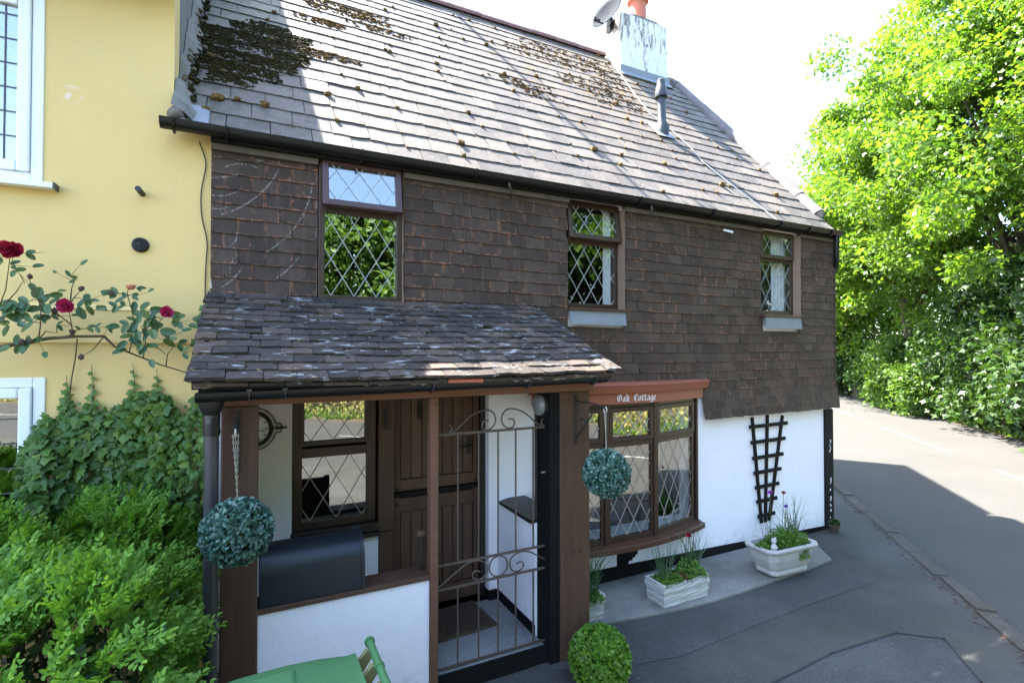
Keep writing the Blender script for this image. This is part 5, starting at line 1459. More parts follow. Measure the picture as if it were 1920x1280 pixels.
fg = thing('stone_figure', 'small pale stone figure in the left end of the right planter', 'ornament', (4.84, 3.62, .29))
s = MB(); s.lathe([(.001,.28),(.034,.28),(.036,.30),(.026,.325),(.032,.35),(.024,.375),(.014,.388),(.024,.40),(.027,.42),(.02,.438),(.001,.445)], (4.845, 3.60, 0), 12); s.blob((4.845+.02,3.58,.345), .014, 1, .1); s.blob((4.845-.022,3.582,.35), .014, 1, .1); s.build('body', M['trough'], fg, smooth=True)
s = MB(); s.blob((4.838,3.585,.442), .009, 1, .1, (1,1,1.6)); s.blob((4.856,3.59,.442), .009, 1, .1, (1,1,1.6)); s.build('ear', M['trough'], fg, smooth=True)
fp = thing('flower_pot', 'small dark pot at the foot of the right wall corner', 'flower pot', (6.82, 4.2, 0))
s = MB(); s.lathe([(.001,0),(.045,0),(.060,.085),(.068,.085),(.068,.105),(.055,.105),(.052,.085),(.001,.085)], (6.84, 4.20, .0), 16); s.build('pot', M['bud'], fp, auto=40)
V, F = ball_leaves((6.84,4.20,.12), .055, 160, .03, 44, LEAF_R, .7, .3); arrays_obj('leaves', V, F, M['l_dark'], fp)

# clipped box bush at the porch corner
bb = thing('box_bush', 'clipped round box bush in front of the right porch post', 'bush', (2.25, 3.08, 0))
s = MB(); s.blob((2.25,3.08,.17), .165, 3, .04); s.build('core', M['l_dark'], bb)
V, F = ball_leaves((2.25,3.08,.175), .21, 6500, .028, 51, LEAF_R, 1.0, .07); arrays_obj('foliage', V, F, M['l_box'], bb)

# wheelie bin
wb = thing('wheelie_bin', 'green wheelie bin with closed lid in front of the low porch wall', 'bin', (.1, 2.2, 0))
def bp(x, y, z): return (x, y, z)
s = MB(); s.hexa([(-.16,1.99,.06),(.32,1.99,.06),(.32,2.36,.06),(-.16,2.36,.06),(-.235,1.925,.985),(.40,1.925,.985),(.40,2.425,.985),(-.235,2.425,.985)]); s.build('body', M['bin'], wb, bevel=.02)
s = MB(); L = 14; A = []
prof = [(-.285,.985),(-.275,1.005),(-.20,1.032),(-.05,1.050),(.12,1.055),(.26,1.048),(.385,1.030),(.42,1.035)]
ys = [(1.905,-.020),(1.935,.0),(2.00,.006),(2.175,.012),(2.35,.006),(2.415,.0),(2.445,-.020)]
G = [[s.add((x, y, z+dz)) for y, dz in ys] for x, z in prof]
for a_, b_ in zip(G, G[1:]):
    for j in range(len(ys)-1): s.f.append([a_[j], b_[j], b_[j+1], a_[j+1]])
Gb = [[s.add((x, y, .975)) for y in (1.905, 2.445)] for x, z in prof]
for k in range(len(prof)-1):
    s.f.append([G[k][0], Gb[k][0], Gb[k+1][0], G[k+1][0]]); s.f.append([G[k][-1], G[k+1][-1], Gb[k+1][1], Gb[k][1]]); s.f.append([Gb[k][0], Gb[k][1], Gb[k+1][1], Gb[k+1][0]])
s.f.append([Gb[0][0], *G[0], Gb[0][1]][::-1]); s.f.append([Gb[-1][0], *G[-1], Gb[-1][1]])
lid = s.build('lid', M['bin'], wb, auto=30, bevel=.006)
s = MB(); s.hexa([(-.22,1.985,1.046),(.17,1.985,1.058),(.17,2.365,1.058),(-.22,2.365,1.046),(-.20,2.0,1.060),(.15,2.0,1.074),(.15,2.35,1.074),(-.20,2.35,1.060)]); s.build('raised_panel', M['bin'], lid, bevel=.012)
s = MB(); s.tube([(.485,1.93,1.062),(.485,2.42,1.062)], .017, 14); s.lathe([(.001,-.004),(.023,-.004),(.023,.012),(.001,.012)], (.485,2.42,1.062), 14, 'y'); s.lathe([(.001,-.012),(.021,-.012),(.021,.012),(.001,.012)], (.485,2.22,1.062), 14, 'y'); s.build('handle', M['bin'], wb, auto=40)
for y0, y1 in ((1.95,1.975),(2.12,2.15),(2.262,2.29),(2.385,2.41)):
    s = MB(); s.prism([(.395,.97),(.46,1.045),(.50,1.05),(.50,1.025),(.44,.94),(.395,.91)], 'y', y0, y1); s.build('handle_web', M['bin2'], wb, bevel=.004)
for y0, y1 in ((1.93,1.975),(2.375,2.42)):
    s = MB(); s.lathe([(.001,y0),(.10,y0),(.10,y1),(.001,y1)], (.34, 0, .10), 18, 'y'); s.build('wheel', M['gutter'], wb, auto=40)

# satellite dish on the chimney
sd = thing('satellite_dish', 'grey satellite dish on the left side of the chimney', 'satellite dish', (5.5, 7.2, 8.2))
ax = Vector((-.88, -.26, .40)).normalized(); cx_ = Vector((5.44, 7.15, 8.19)); ua = ax.cross(Vector((0,0,1))).normalized(); va = ua.cross(ax)
s = MB(); rings_ = []
for sgn in (1, -1):
    for r_ in ((.01,.08,.16,.23,.29) if sgn == 1 else (.295,.23,.16,.08,.01)):
        h_ = .75*r_*r_ - (0 if sgn == 1 else .012)
        rings_.append([s.add(cx_ + (ua*math.cos(2*math.pi*k/24) + va*math.sin(2*math.pi*k/24)*1.08)*r_ + ax*h_) for k in range(24)])
for a_, b_ in zip(rings_, rings_[1:]):
    for k in range(24): s.f.append([a_[k], a_[(k+1)%24], b_[(k+1)%24], b_[k]])
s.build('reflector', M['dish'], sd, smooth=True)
s = MB(); e = Vector((5.14, 7.12, 7.975)); s.tube([cx_ - va*.27 + ax*.05, cx_ - va*.31 + ax*.10, e], .013, 8); s.build('arm', M['iron'], sd)
s = MB(); s.tube([e, e + Vector((.09,.0,.03))], .026, 10); s.box(e.x-.03, e.x+.03, e.y-.02, e.y+.02, e.z+.01, e.z+.055); s.build('receiver', M['iron'], sd)
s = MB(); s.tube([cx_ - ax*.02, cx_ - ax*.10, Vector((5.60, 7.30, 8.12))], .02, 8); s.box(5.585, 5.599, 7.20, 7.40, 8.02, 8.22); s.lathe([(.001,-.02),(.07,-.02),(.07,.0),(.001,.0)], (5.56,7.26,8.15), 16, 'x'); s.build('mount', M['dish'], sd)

# ------------------------------------------------------------------ ivy on the yellow wall
ivy = thing('ivy', 'dark green ivy spreading over the yellow wall beside the drainpipe', 'ivy', (-.7, 4.30, 0))
def ivy_top(x):
    k = [(-1.30,1.80),(-1.22,1.95),(-1.10,2.06),(-1.04,2.07),(-.96,2.05),(-.86,2.00),(-.80,2.03),(-.72,2.11),(-.66,2.12),(-.56,2.11),(-.47,2.00),(-.40,2.06),(-.33,2.14),(-.26,2.14)]
    for (a, za), (b, zb) in zip(k, k[1:]):
        if a <= x <= b: return za + (zb-za)*(x-a)/(b-a)
    return 1.8
IVYP = [(0,0),(.30,-.10),(.52,.05),(.40,.24),(.55,.50),(.33,.54),(0,1.0),(-.33,.54),(-.55,.50),(-.40,.24),(-.52,.05),(-.30,-.10)]
ivy_meshes = []
for k in range(6):
    r = random.Random(200+k); s = MB(); j = lambda: r.uniform(-.05,.05)
    c_ = s.add((0,.22,.05)); P = [s.add((x+j(), y+j(), -.12*abs(x)-.10*max(0,y-.4)+j()*.5)) for x, y in IVYP]
    for i in range(len(P)): s.f.append([c_, P[i], P[(i+1)%len(P)]])
    me = s.mesh('leaf'); me.materials.append(M['l_ivy']); ivy_meshes.append(me)
rr = random.Random(77); cand = []
for k in range(1750):
    x = rr.uniform(-1.28, -.24); zt = ivy_top(x); z = zt - abs(rr.gauss(0,.5))*1.0 if rr.random() < .3 else rr.uniform(.95, zt)
    if z < .9: continue
    depth = .03 + .13*min(1,(zt-z)/.35)*(.5+.5*math.sin(x*7+1)*math.cos(z*6)) 
    young = (zt - z) < .05
    y = 4.30 - depth*rr.uniform(.25,1.25)
    if x < -1.15: y -= .05
    sz = rr.uniform(.035,.088)*(.7 if young else 1)*(.75 if x > -.5 else 1.0)
    cand.append((y, x, z, sz, young))
cand.sort()
def ivy_matrix(c):
    y, x, z, sz, yg = c
    n = Vector((rr.gauss(0,.38), -1, rr.gauss(.35,.35))).normalized(); d = Vector((rr.gauss(0,.55), 0, -1)); d = (d - n*d.dot(n)).normalized(); xx = d.cross(n)
    return frame_mat((x,y,z), xx*sz, d*sz, n*sz)
yg_meshes = []
for me in ivy_meshes[:2]:
    m2_ = me.copy(); m2_.materials.clear(); m2_.materials.append(M['l_ivy_young']); yg_meshes.append(m2_)
def ivm(c): return rr.choice(yg_meshes) if (c[4] or rr.random() < .06) else rr.choice(ivy_meshes)
for c in cand[:300]: link_piece('leaf', ivm(c), ivy, ivy_matrix(c))
o = join_pieces('inner_leaves', [(rr.choice(ivy_meshes), ivy_matrix(c)) for c in cand[300:]], ivy, M['l_ivy'])
st = MB()
for k in range(26):
    x = rr.uniform(-1.2,-.28); z = 1.0; P = [(x,4.325,z)]
    while z < ivy_top(max(-1.28,min(-.25,x))) - .20: x += rr.uniform(-.05,.05); z += .12; P.append((x,4.32,z))
    if len(P) > 1: st.tube(P, .005, 5)
for x, h in ((-.960,.24),(-.735,.20),(-.60,.14),(-1.09,.16)):
    z0 = ivy_top(x) - .05; P = [(x,4.325,z0),(x+.01,4.322,z0+h*.5),(x-.005,4.32,z0+h+.06)]; st.tube(P, [.004,.003,.0015], 5)
    for i in range(7):
        u = i/6; p = Vector((x,4.31,z0+h*u)); sg = 1 if i % 2 else -1; sz = .058*(1-.55*u)
        n = Vector((rr.gauss(0,.2),-1,.3)).normalized(); d = Vector((sg*.8,0,rr.uniform(-.5,.5))).normalized(); d = (d-n*d.dot(n)).normalized()
        link_piece('leaf', rr.choice(yg_meshes), ivy, frame_mat(p, d.cross(n)*sz, d*sz, n*sz))
st.build('stem', M['stem'], ivy)
# a few leaves by the porch roof edge
for x, z in ((-.33,2.66),(-.36,2.62),(-.31,2.60),(-.345,2.64),(-.30,2.70),(-.34,2.46),(-.33,2.42),(-.30,2.44)):
    sz = rr.uniform(.05,.075); n = Vector((rr.gauss(0,.3),-1,.3)).normalized(); d = Vector((rr.gauss(0,.7),0,-.6)).normalized(); d = (d-n*d.dot(n)).normalized()
    link_piece('leaf', rr.choice(ivy_meshes + yg_meshes), ivy, frame_mat((x,4.20,z), d.cross(n)*sz, d*sz, n*sz))

# ------------------------------------------------------------------ climbing rose
rose = thing('climbing_rose', 'climbing rose branch with three crimson blooms across the yellow wall', 'rose', (-1.35, 4.1, 2.4))
RY_ = 4.10
def pt(x, z, dy=0.0): return Vector((x, RY_ - dy, z))
st = MB()
st.tube([pt(-2.0,2.30),pt(-1.6,2.38),pt(-1.347,2.416),pt(-1.128,2.468),pt(-.98,2.482),pt(-.853,2.485)], [.016,.014,.012,.011,.009,.008], 7)
st.tube([pt(-1.8,2.28),pt(-1.347,2.405),pt(-1.2,2.452),pt(-1.0,2.488)], .007, 6)
st.tube([pt(-.853,2.485),pt(-.80,2.42),pt(-.70,2.37),pt(-.554,2.300),pt(-.388,2.238),pt(-.27,2.17)], [.008,.007,.006,.005,.004,.003], 6)
st.build('branch', M['stem'], rose)
twigs = [[(-1.40,2.46),(-1.36,2.60),(-1.31,2.75),(-1.285,2.96)], [(-1.17,2.455),(-1.155,2.56),(-1.15,2.66),(-1.20,2.82)], [(-1.36,2.62),(-1.27,2.74),(-1.235,2.80)],
 [(-1.005,2.485),(-1.01,2.56),(-1.015,2.63)], [(-1.01,2.55),(-1.10,2.64),(-1.16,2.70)], [(-1.15,2.60),(-1.07,2.605)], [(-1.02,2.49),(-.97,2.53),(-.91,2.53)], [(-1.028,2.66),(-1.00,2.72),(-.958,2.770)], [(-1.02,2.70),(-1.01,2.78),(-.99,2.83)],
 [(-.72,2.38),(-.70,2.47),(-.69,2.58),(-.70,2.66),(-.72,2.75),(-.71,2.79)], [(-.72,2.75),(-.78,2.76),(-.815,2.755)], [(-.69,2.50),(-.60,2.53),(-.54,2.60),(-.51,2.63)], [(-.645,2.345),(-.63,2.45),(-.65,2.55)], [(-.52,2.29),(-.51,2.37),(-.47,2.42)], [(-.62,2.44),(-.55,2.40),(-.52,2.37)], [(-.853,2.48),(-.90,2.40),(-.955,2.355)], [(-1.17,2.46),(-1.13,2.51),(-1.08,2.50)],[(-.30,2.20),(-.27,2.26),(-.28,2.30)]]
for tw_ in twigs:
    s = MB(); s.tube([pt(x,z,.01+.02*i) for i,(x,z) in enumerate(tw_)], [.0045]+[.003]*(len(tw_)-2)+[.002], 5); s.build('twig', M['stem'], rose)
LE = []
for k in range(5):
    r = random.Random(300+k); s = MB(); n = 10; c_ = s.add((0,.45,-.04)); P = []
    for i in range(n):
        a = 2*math.pi*i/n; y = .5 - .5*math.cos(a); x = .30*math.sin(a)*(1.1 - .25*y); P.append(s.add((x + r.uniform(-.01,.01), y, .10*abs(x)*3 - .12*y*y)))
    for i in range(n): s.f.append([c_, P[i], P[(i+1)%n]])
    me = s.mesh('leaf'); me.materials.append(M['l_rose']); LE.append(me)
def rose_leaf(x, z, sz, ang, dy=.03):
    n = Vector((rr.gauss(0,.4), -1, rr.gauss(.5,.35))).normalized(); d = Vector((math.cos(ang),rr.gauss(0,.2),math.sin(ang))); d = (d - n*d.dot(n)).normalized()
    link_piece('leaf', rr.choice(LE), rose, frame_mat(pt(x,z,dy), d.cross(n)*sz, d*sz, n*sz))
TP = [Vector((x, 0, z)) for tw_ in twigs for x, z in tw_]
pet = MB()
def spray(x, z, n=5, sz=.06, a0=0.0, L=.09):
    b_ = Vector((x, 0, z)); nr = min(TP, key=lambda p: (p-b_).length); L_ = L*(n-1)/max(1, n-1)
    pet.tube([pt(nr.x, nr.z, .02), pt((nr.x+x)/2, (nr.z+z)/2 + .012, .03), pt(x, z, .03), pt(x + math.cos(a0)*L_, z + math.sin(a0)*L_, .03)], [.0026,.0022,.0018,.001], 4)
    for i in range(n):
        u = (i//2)/max(1,(n-1)/2); px_, pz_ = x + math.cos(a0)*L*u, z + math.sin(a0)*L*u
        a = a0 if i == n-1 else a0 + (1 if i % 2 else -1)*rr.uniform(.7,1.2)
        rose_leaf(px_, pz_, sz*rr.uniform(.8,1.2), a, rr.uniform(.01,.06))
for x, z, n, sz, a in ((-1.34,2.94,3,.075,3.6),(-1.29,2.90,3,.07,.0),(-1.27,2.87,3,.075,-.9),(-1.22,2.975,2,.06,.2),(-1.20,2.73,3,.07,.0),(-1.24,2.64,5,.07,2.9),(-1.16,2.72,3,.065,.4),(-1.16,2.68,5,.075,-.1),(-1.22,2.68,5,.075,3.4),(-1.15,2.60,5,.06,-2.4),(-1.10,2.60,3,.06,.1),(-1.08,2.55,3,.05,-.1),(-1.02,2.85,3,.055,1.0),(-1.0,2.82,3,.045,2.6),(-.98,2.66,5,.07,.1),(-.94,2.70,3,.06,.5),(-.93,2.54,5,.06,.0),(-1.30,2.54,5,.075,3.0),(-1.32,2.62,5,.065,.2),(-1.26,2.56,3,.06,.3),(-1.20,2.45,5,.075,3.5),(-1.17,2.47,3,.06,-1.2),
    (-.74,2.73,5,.065,2.8),(-.70,2.74,3,.06,.4),(-.74,2.68,5,.065,3.3),(-.70,2.65,5,.085,.1),(-.66,2.62,5,.075,-.6),(-.68,2.58,5,.07,3.5),(-.64,2.54,5,.08,-.2),(-.67,2.52,5,.07,-2.3),(-.60,2.60,3,.08,.3),(-.57,2.64,3,.07,2.6),(-.62,2.50,3,.075,-.4),(-.58,2.48,3,.07,.1),(-.65,2.44,3,.07,3.6),(-.63,2.42,3,.065,-1.2),(-.48,2.60,3,.07,-.4),(-.46,2.58,3,.07,.2),(-.50,2.47,3,.06,.6),(-.45,2.44,3,.05,-.2),(-.42,2.38,3,.06,.2),(-.37,2.35,2,.06,-1.0),(-.28,2.17,3,.07,3.0),(-.24,2.18,3,.065,.1),(-.68,2.80,2,.05,.0),(-.82,2.53,2,.05,.2)):
    spray(x, z, n, sz*rr.uniform(.7,1.15), a) if rr.random() < .9 else None
pet.build('leaf_stalk', M['stem'], rose)['kind'] = 'stuff'
def bloom(c, r, mat, seed, petals=26, flat=.85, label=None):
    q = random.Random(seed); s = MB(); c = Vector(c)
    for k in range(petals):
        u = k/petals; a = k*2.399; rad = r*(.15+.85*u); tilt = .25 + 1.0*u
        ax_ = Vector((math.cos(a), -.55, math.sin(a)*flat)).normalized(); sd_ = ax_.cross(Vector((0,-1,0.1))).normalized(); nn = sd_.cross(ax_)
        w = r*(.30+.38*u); h_ = rad*1.0; base = c + ax_*rad*.12
        pts = []
        for i in range(4):
            for j in range(3):
                x = (j-1)*w*(.5+.5*math.sin(math.pi*(i+.6)/3.8)); y = h_*i/3; bend = (.38*r*(1-u)*math.sin(y/h_*2.2 if h_ else 0)) - .10*r*u*(i/3)**2
                cup = .22*r*((j-1)**2)*(1-.4*u)
                pts.append(s.add(base + sd_*x + ax_*y*(.72+.25*u) + Vector((0,-1,0))*(bend + cup + r*.55*(1-u)) + Vector((q.gauss(0,.03),q.gauss(0,.03),q.gauss(0,.03)))*r))
        for i in range(3):
            for j in range(2): s.f.append([pts[i*3+j], pts[i*3+j+1], pts[(i+1)*3+j+1], pts[(i+1)*3+j]])
    o = s.build('bloom', M[mat], rose, smooth=True)
    if label: o['label'] = label
bloom(pt(-1.280,2.985,.05), .068, 'red', 1, 24, .55, 'largest, dark crimson bloom at the far end')
bloom(pt(-1.025,2.662,.07), .050, 'pink', 2, 28, .9, 'crimson pink bloom in the middle of the branch')
bloom(pt(-.510,2.645,.06), .043, 'pink', 3, 28, .95, 'crimson pink bloom nearest the cottage')
for x, z in ((-1.202,2.835),(-.958,2.778),(-.815,2.755),(-1.235,2.445),(-.955,2.352),(-1.085,2.635),(-1.0,2.51),(-1.19,2.45)):
    s = MB(); s.blob(pt(x,z,.05), .017, 1, .25, (1,1,1.15)); s.build('bud', M['bud'], rose)
s = MB(); s.blob(pt(-.71,2.80,.06), .022, 1, .35, (1.3,.6,1)); s.build('bud', M['terracotta'], rose)
s = MB(); s.tube([pt(-1.03,2.47,-.18),pt(-1.04,2.35,-.19),pt(-1.06,2.22,-.2),pt(-1.075,2.05,-.2)], .004, 5); s.build('twig', M['stem'], rose)

# ------------------------------------------------------------------ big shrub at the left
shr = thing('shrub', 'large bright green shrub filling the corner below the ivy', 'shrub', (-.95, 3.2, 0))
q = np.random.default_rng(5)
def shrub_surface(n):
    X = q.uniform(-2.3, -.24, n); Y = q.uniform(2.02, 4.22, n)
    top = 1.40 + .12*np.sin(X*4.1+.6)*np.cos(Y*3.7) + .07*np.sin(X*9+Y*7)
    fx = np.clip((-.20 - X)/.36, 0, 1)**.6; fy = np.clip((Y-1.95)/.75, 0, 1)**.65; fb = np.clip((4.34-Y)/.12, .3, 1)
    Zs = top*np.minimum(np.minimum(fx*.45+.55, fy*.62+.38), 1)*np.where(fx < .02, 0, 1)
    edge = np.minimum(fx, fy)
    k = q.random(n); low = (k < .55)
    Z = np.where(low & (edge < .93), Zs*(1 - q.random(n)**1.3*.75), Zs - np.abs(q.normal(0,.06,n)))
    nx = np.where(edge == fx, 1.0, .1)*(1-fx); ny = -(1-fy)
    Nn = np.stack([nx*1.2 + .15, ny*1.4 - .25, .75*np.ones(n)], 1)
    return np.stack([X,Y,Z],1), unit(Nn)
P, Nn = shrub_surface(560)
keep = (P[:,2] > .05); P, Nn = P[keep], Nn[keep]
# boughs: each a fan of sprays with opposite leaves, so that clumps and gaps form
NB = 15
Pc = np.repeat(P, NB, 0); Nc = np.repeat(Nn, NB, 0); ns = len(Pc)
fan = q.normal(0,1,(ns,3)); fan -= Nc*np.sum(fan*Nc,1,keepdims=True)
bough = np.repeat(unit(P*0 + Nn + q.normal(0,.35,P.shape) + np.array([.25,-.1,.15])), NB, 0)
D = unit(bough*1.0 + unit(fan)*q.uniform(.1,.75,(ns,1)) + np.array([.12,0,.10]))
Pc = Pc - bough*.09 + unit(fan)*q.uniform(0,.055,(ns,1)) + q.normal(0,.012,(ns,3))
Sd = unit(np.cross(D, unit(q.normal(0,.35,(ns,3)) + Nc*.6 + np.array([0,-.35,.9])))); Up = np.cross(Sd, D)
Up = Up*np.sign(np.sum(Up*(Nc+np.array([0,0,.6])),1,keepdims=True)+1e-9)
Ls = q.uniform(.09,.16,ns)
LEAF_N = (np.array([(0,0,0),(-.27,.34,.06),(-.22,.70,.03),(0,1,-.06),(.22,.70,.03),(.27,.34,.06)]), np.array([(0,2,1),(0,3,2),(0,4,3),(0,5,4)]))
parts = []
for lv in range(6):
    u = .18 + .82*lv/5.0
    base = Pc + D*(Ls*u)[:,None] - np.array([[0,0,1]])*(.06*u*u)*Ls[:,None]
    for sg in (-1, 1):
        sz = .038*(1-.38*(u-.18))*q.uniform(.75,1.2,ns)
        dd = D*.72 + Sd*sg*.75 + q.normal(0,.20,(ns,3)); nn = Up + q.normal(0,.32,(ns,3))
        parts.append(leaves(base, dd, nn, sz, LEAF_N))
parts.append(leaves(Pc + D*(Ls*1.0)[:,None], D, Up, .030*np.ones(ns), LEAF_N))
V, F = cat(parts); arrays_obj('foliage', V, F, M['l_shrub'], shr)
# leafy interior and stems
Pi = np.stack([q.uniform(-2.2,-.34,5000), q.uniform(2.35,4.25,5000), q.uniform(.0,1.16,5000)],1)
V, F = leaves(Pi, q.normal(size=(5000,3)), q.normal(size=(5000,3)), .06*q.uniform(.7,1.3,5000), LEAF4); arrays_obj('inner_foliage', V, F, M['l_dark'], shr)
s = MB()
for k in range(34):
    x, y = rng.uniform(-2.0,-.45), rng.uniform(2.5,4.1); s.tube([(x*.8-.15,y*.7+1,0),(x,y,.6),(x+rng.uniform(-.15,.15),y+rng.uniform(-.15,.15),1.15)], [.016,.010,.004], 5)
s.build('stem', M['stem'], shr)

# ------------------------------------------------------------------ trees and hedge across the road
def cloud(cent, rad, n, size, seed, tpl=LEAF4, flat=.7, up=.5):
    """n leaves round each cluster centre"""
    q = np.random.default_rng(seed); cent = np.asarray(cent); k = len(cent)
    U = unit(q.normal(size=(k*n,3))); Rr = (q.random((k*n,1))**.5)*np.repeat(np.asarray(rad), n)[:,None]
    P = np.repeat(cent, n, 0) + U*Rr*np.array([1,1,flat])
    D = unit(U*.7 + q.normal(0,.6,(k*n,3)) + np.array([0,0,-.25])); Nn = unit(U*.5 + q.normal(0,.45,(k*n,3)) + np.array([0,0,up]))
    return leaves(P, D, Nn, size*q.uniform(.65,1.3,k*n), tpl)
def crown_clusters(c, r, k, seed, rmin=.55, rc=(.5,1.0), cut=None):
    q = np.random.default_rng(seed); U = unit(q.normal(size=(k,3))); U[:,2] = np.where(U[:,2] < -.75, -U[:,2], U[:,2])
    lump = 1 + .16*np.sin(U[:,0]*5+seed) + .12*np.cos(U[:,1]*6+U[:,2]*4+seed*2)
    P = np.array(c) + U*np.array(r)*(q.uniform(rmin,1.0,(k,1)))*lump[:,None]
    return P, q.uniform(rc[0], rc[1], k)
def tree(base, c, r, k, n, leaf, seed, label, mat='l_tree', rc=(.5,1.0), trunk=.22, tpl=LOBE, group='trees along the far side of the road', name='broadleaf_tree'):
    t = thing(name, label, 'tree', base, group)
    P, rad = crown_clusters(c, r, k, seed, rmin=.35, rc=rc)
    s = MB(); b = Vector(base); C_ = Vector(c); fork = b.lerp(C_, .45) + Vector((.1,.1,0))
    s.tube([b + Vector((0,0,-.1)), b.lerp(fork,.5) + Vector((.06,-.05,0)), fork, C_ + Vector((0,0,r[2]*.35))], [trunk*1.25, trunk, trunk*.8, trunk*.22], 9)
    s.build('trunk', M['bark'], t)
    s = MB(); rq = random.Random(seed)
    for i in rq.sample(range(k), min(k, 26)):
        e = Vector(P[i]); f0 = fork.lerp(C_, rq.uniform(-.2,.9)); mid = f0.lerp(e, .5) + Vector((0,0,rq.uniform(0,.5)))
        s.tube([f0, mid, e], [trunk*.30, trunk*.17, trunk*.05], 5)
    s.build('limb', M['bark'], t)
    V, F = cloud(P, rad, n, leaf, seed+1, tpl); arrays_obj('crown', V, F, M[mat], t)
    return t
tree((19.6,6.2,-.05), (20.5,7.0,8.6), (5.0,5.2,6.6), 300, 420, .135, 101, 'tall maple with bright leaves nearest the right edge of the photo', rc=(.6,1.15), trunk=.28)
tree((23.4,10.8,-.05), (23.6,12.1,7.6), (4.8,4.8,6.0), 250, 400, .145, 102, 'bright green maple in the middle of the roadside row', rc=(.6,1.1))
tree((27.6,15.6,-.05), (28.2,16.8,5.6), (4.8,4.8,5.0), 190, 300, .17, 103, 'lower maple half hidden behind the cottage corner', rc=(.6,1.2))
tree((33.5,22.0,-.05), (34.0,22.6,6.0), (5,5,4.8), 90, 160, .26, 104, 'far maple seen past the cottage wall', rc=(.8,1.5), tpl=LEAF4)
# trees further along, seen mirrored in the windows
for i, (t_, o_, h_, r_) in enumerate(((4,11,7,5.0),(-2,10,7.2,5.0),(-8,10.5,7,5.0),(-14,10,7.2,5.0),(-20,10.5,7,5.0),(-27,10.5,7,5.0))):
    b = rp(t_, o_, -.05); tree(b, (b[0]+.3,b[1]-.2,h_*.92), (r_,r_,h_*.80), 130, 210, .28, 120+i, ['maple beyond the right edge of the photo','first maple mirrored in the upper windows','second maple mirrored in the upper windows','third maple mirrored in the upper windows','maple opposite the yellow house','farthest maple opposite the yellow house'][i], rc=(.9,1.6), tpl=LEAF4, mat='l_bush')
# unseen tree added behind the cottage, its bough placed to shade the forecourt
t = thing('added_shade_tree', 'added unseen tree behind the cottage, its bough shading the forecourt', 'tree', (2.2, 14.0, 0))
s = MB(); s.tube([(2.2,14.6,-.1),(2.1,14.5,6),(2.0,14.4,9.8),(2.0,14.5,12.4)], [.32,.26,.2,.06], 9); s.build('trunk', M['bark'], t)
s = MB(); s.tube([(2.0,14.2,9.5),(1.8,11.5,10.7),(1.6,8.4,10.5),(1.6,6.95,10.0)], [.10,.06,.035,.02], 7); s.tube([(1.6,7.1,10.1),(2.3,6.95,10.0),(3.0,6.95,10.05)], [.03,.02,.01], 5); s.tube([(1.6,7.1,10.1),(1.0,6.95,10.0),(.3,6.95,10.05)], [.03,.02,.01], 5); s.build('limb', M['bark'], t)
q = np.random.default_rng(9); bc = np.stack([np.linspace(.2,3.0,16), 6.93 + q.normal(0,.02,16), 9.98 + q.normal(0,.03,16)], 1)
V1, F1 = cloud(bc, np.full(16,.30), 420, .12, 400, LOBE, .5)
P, rad = crown_clusters((2.0,14.8,11.0), (2.8,2.2,2.0), 60, 401, rc=(.6,1.0)); V2, F2 = cloud(P, rad, 150, .22, 402, LOBE)
V, F = cat([(V1,F1),(V2,F2)]); arrays_obj('crown', V, F, M['l_tree'], t)
# hedge bushes along the verge
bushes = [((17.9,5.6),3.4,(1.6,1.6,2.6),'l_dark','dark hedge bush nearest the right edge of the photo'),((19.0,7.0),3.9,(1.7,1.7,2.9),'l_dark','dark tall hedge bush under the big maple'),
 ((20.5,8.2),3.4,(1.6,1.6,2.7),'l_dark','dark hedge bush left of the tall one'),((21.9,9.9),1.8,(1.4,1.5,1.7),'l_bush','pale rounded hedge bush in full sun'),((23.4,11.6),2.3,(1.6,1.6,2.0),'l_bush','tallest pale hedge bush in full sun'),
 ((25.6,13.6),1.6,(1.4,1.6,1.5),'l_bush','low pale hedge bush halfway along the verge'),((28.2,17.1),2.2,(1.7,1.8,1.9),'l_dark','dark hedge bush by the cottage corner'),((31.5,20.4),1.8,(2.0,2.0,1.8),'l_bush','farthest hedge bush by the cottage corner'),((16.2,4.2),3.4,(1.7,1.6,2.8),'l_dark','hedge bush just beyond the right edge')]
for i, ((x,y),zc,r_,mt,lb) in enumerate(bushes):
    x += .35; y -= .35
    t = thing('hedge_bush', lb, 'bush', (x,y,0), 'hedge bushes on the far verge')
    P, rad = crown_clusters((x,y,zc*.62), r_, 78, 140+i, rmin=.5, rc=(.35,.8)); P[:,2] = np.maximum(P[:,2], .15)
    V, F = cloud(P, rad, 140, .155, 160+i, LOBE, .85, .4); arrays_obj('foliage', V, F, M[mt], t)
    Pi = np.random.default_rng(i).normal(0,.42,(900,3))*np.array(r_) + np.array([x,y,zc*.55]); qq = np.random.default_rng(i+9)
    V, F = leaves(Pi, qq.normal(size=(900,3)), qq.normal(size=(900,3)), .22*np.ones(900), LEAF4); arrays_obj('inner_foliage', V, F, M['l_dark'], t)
    s = MB()
    for k in range(7): s.tube([(x+rng.uniform(-.3,.3),y+rng.uniform(-.3,.3),-.05),(x+rng.uniform(-.8,.8),y+rng.uniform(-.8,.8),zc*.6)], [.05,.02], 6)
    s.build('stem', M['bark'], t)
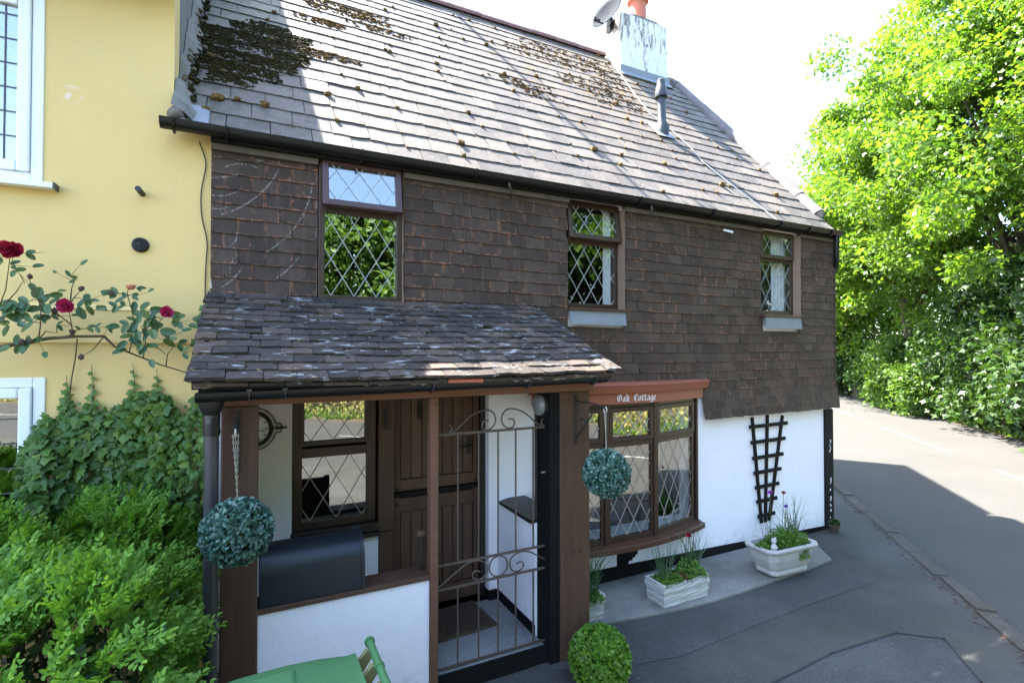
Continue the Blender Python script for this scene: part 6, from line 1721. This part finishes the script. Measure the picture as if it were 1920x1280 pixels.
# bushes seen only in the panes
for i in range(14):
    b = rp(-34 + i*2.6, 12.6 + (i % 3)*.6, 0)
    t = thing('hedge_bush', 'dark hedge bush across the road, mirrored in the ground floor panes', 'bush', b, 'hedge bushes behind the photographer')
    P, rad = crown_clusters((b[0],b[1],2.0), (2.1,1.8,2.4), 55, 240+i, rmin=.4, rc=(.6,1.1)); P[:,2] = np.maximum(P[:,2], .2)
    V, F = cloud(P, rad, 110, .24, 260+i, LEAF4, .9, .4); arrays_obj('foliage', V, F, M['l_dark'], t)
# the bank and the grass verge
bk = MB()
for k in range(-40, 60):
    a, b = k*1.0, (k+1)*1.0
    pr_ = lambda t_: [(5.95,-.045),(6.15,-.005+.015*math.sin(t_*3)),(6.7,.05+.02*math.sin(t_*2.1)),(7.3,.16+.04*math.sin(t_*1.3)),(8.6,.45+.08*math.sin(t_*.9)),(12,.5),(16,-.1)]
    A, B = pr_(a), pr_(b)
    for (o0,z0),(o1,z1),(p0,w0),(p1,w1) in zip(A, A[1:], B, B[1:]): bk.poly(rp(a,o0,z0), rp(a,o1,z1), rp(b,p1,w1), rp(b,p0,w0))
struct('bank', bk, M['soil_bank'])
q = np.random.default_rng(88); n = 26000
t_ = np.concatenate([q.uniform(4,34,n//2), q.uniform(-26,34,n//2)]); o_ = 6.05 + np.abs(q.normal(0,.75,n)); o_ = np.where(o_ > 8, 6.1+q.random(n), o_)
edge = 6.05 + .10*np.sin(t_*2.3) + .08*np.sin(t_*5.1); ok = o_ > edge; t_, o_ = t_[ok], o_[ok]; n = len(t_)
P = np.array(K0)[None] + np.array(RD)[None]*t_[:,None] + np.array(RN)[None]*o_[:,None]; P[:,2] = np.interp(o_, [5.95,6.15,6.7,7.3,8.6], [-.045,0,.05,.16,.45]) + q.random(n)*.06
V, F = leaves(P, unit(q.normal(size=(n,3)) + np.array([0,0,1.1])), unit(q.normal(0,.6,(n,3)) + np.array([0,0,.8])), .10*q.uniform(.5,1.4,n), LEAF4)
tag(arrays_obj('verge_plants', V, F, M['l_bush']), 'low weeds and grass along the far edge of the road', 'weeds', kind='stuff')
q = np.random.default_rng(89); n = 16000
t_ = q.uniform(-34,6,n); o_ = q.uniform(6.2,11.5,n); P = np.array(K0)[None] + np.array(RD)[None]*t_[:,None] + np.array(RN)[None]*o_[:,None]; P[:,2] = np.interp(o_, [5.95,6.15,6.7,7.3,8.6,12], [-.045,0,.05,.16,.45,.5])
V, F = leaves(P, unit(q.normal(0,.5,(n,3)) + np.array([0,0,1.2])), q.normal(size=(n,3)), .12*q.uniform(.5,1.4,n), LEAF4)
dg = NT("dry_grass_blade"); dgm = dg.done(dg.principled(dg.ramp(dg.rnd(), (0.0,(0.10,0.13,0.02)),(0.5,(0.20,0.185,0.05)),(1.0,(0.30,0.24,0.09))), .8, .1))
tag(arrays_obj('verge_grass', V, F, dgm), 'sun-dried grass on the verge across the road', 'grass', kind='stuff')
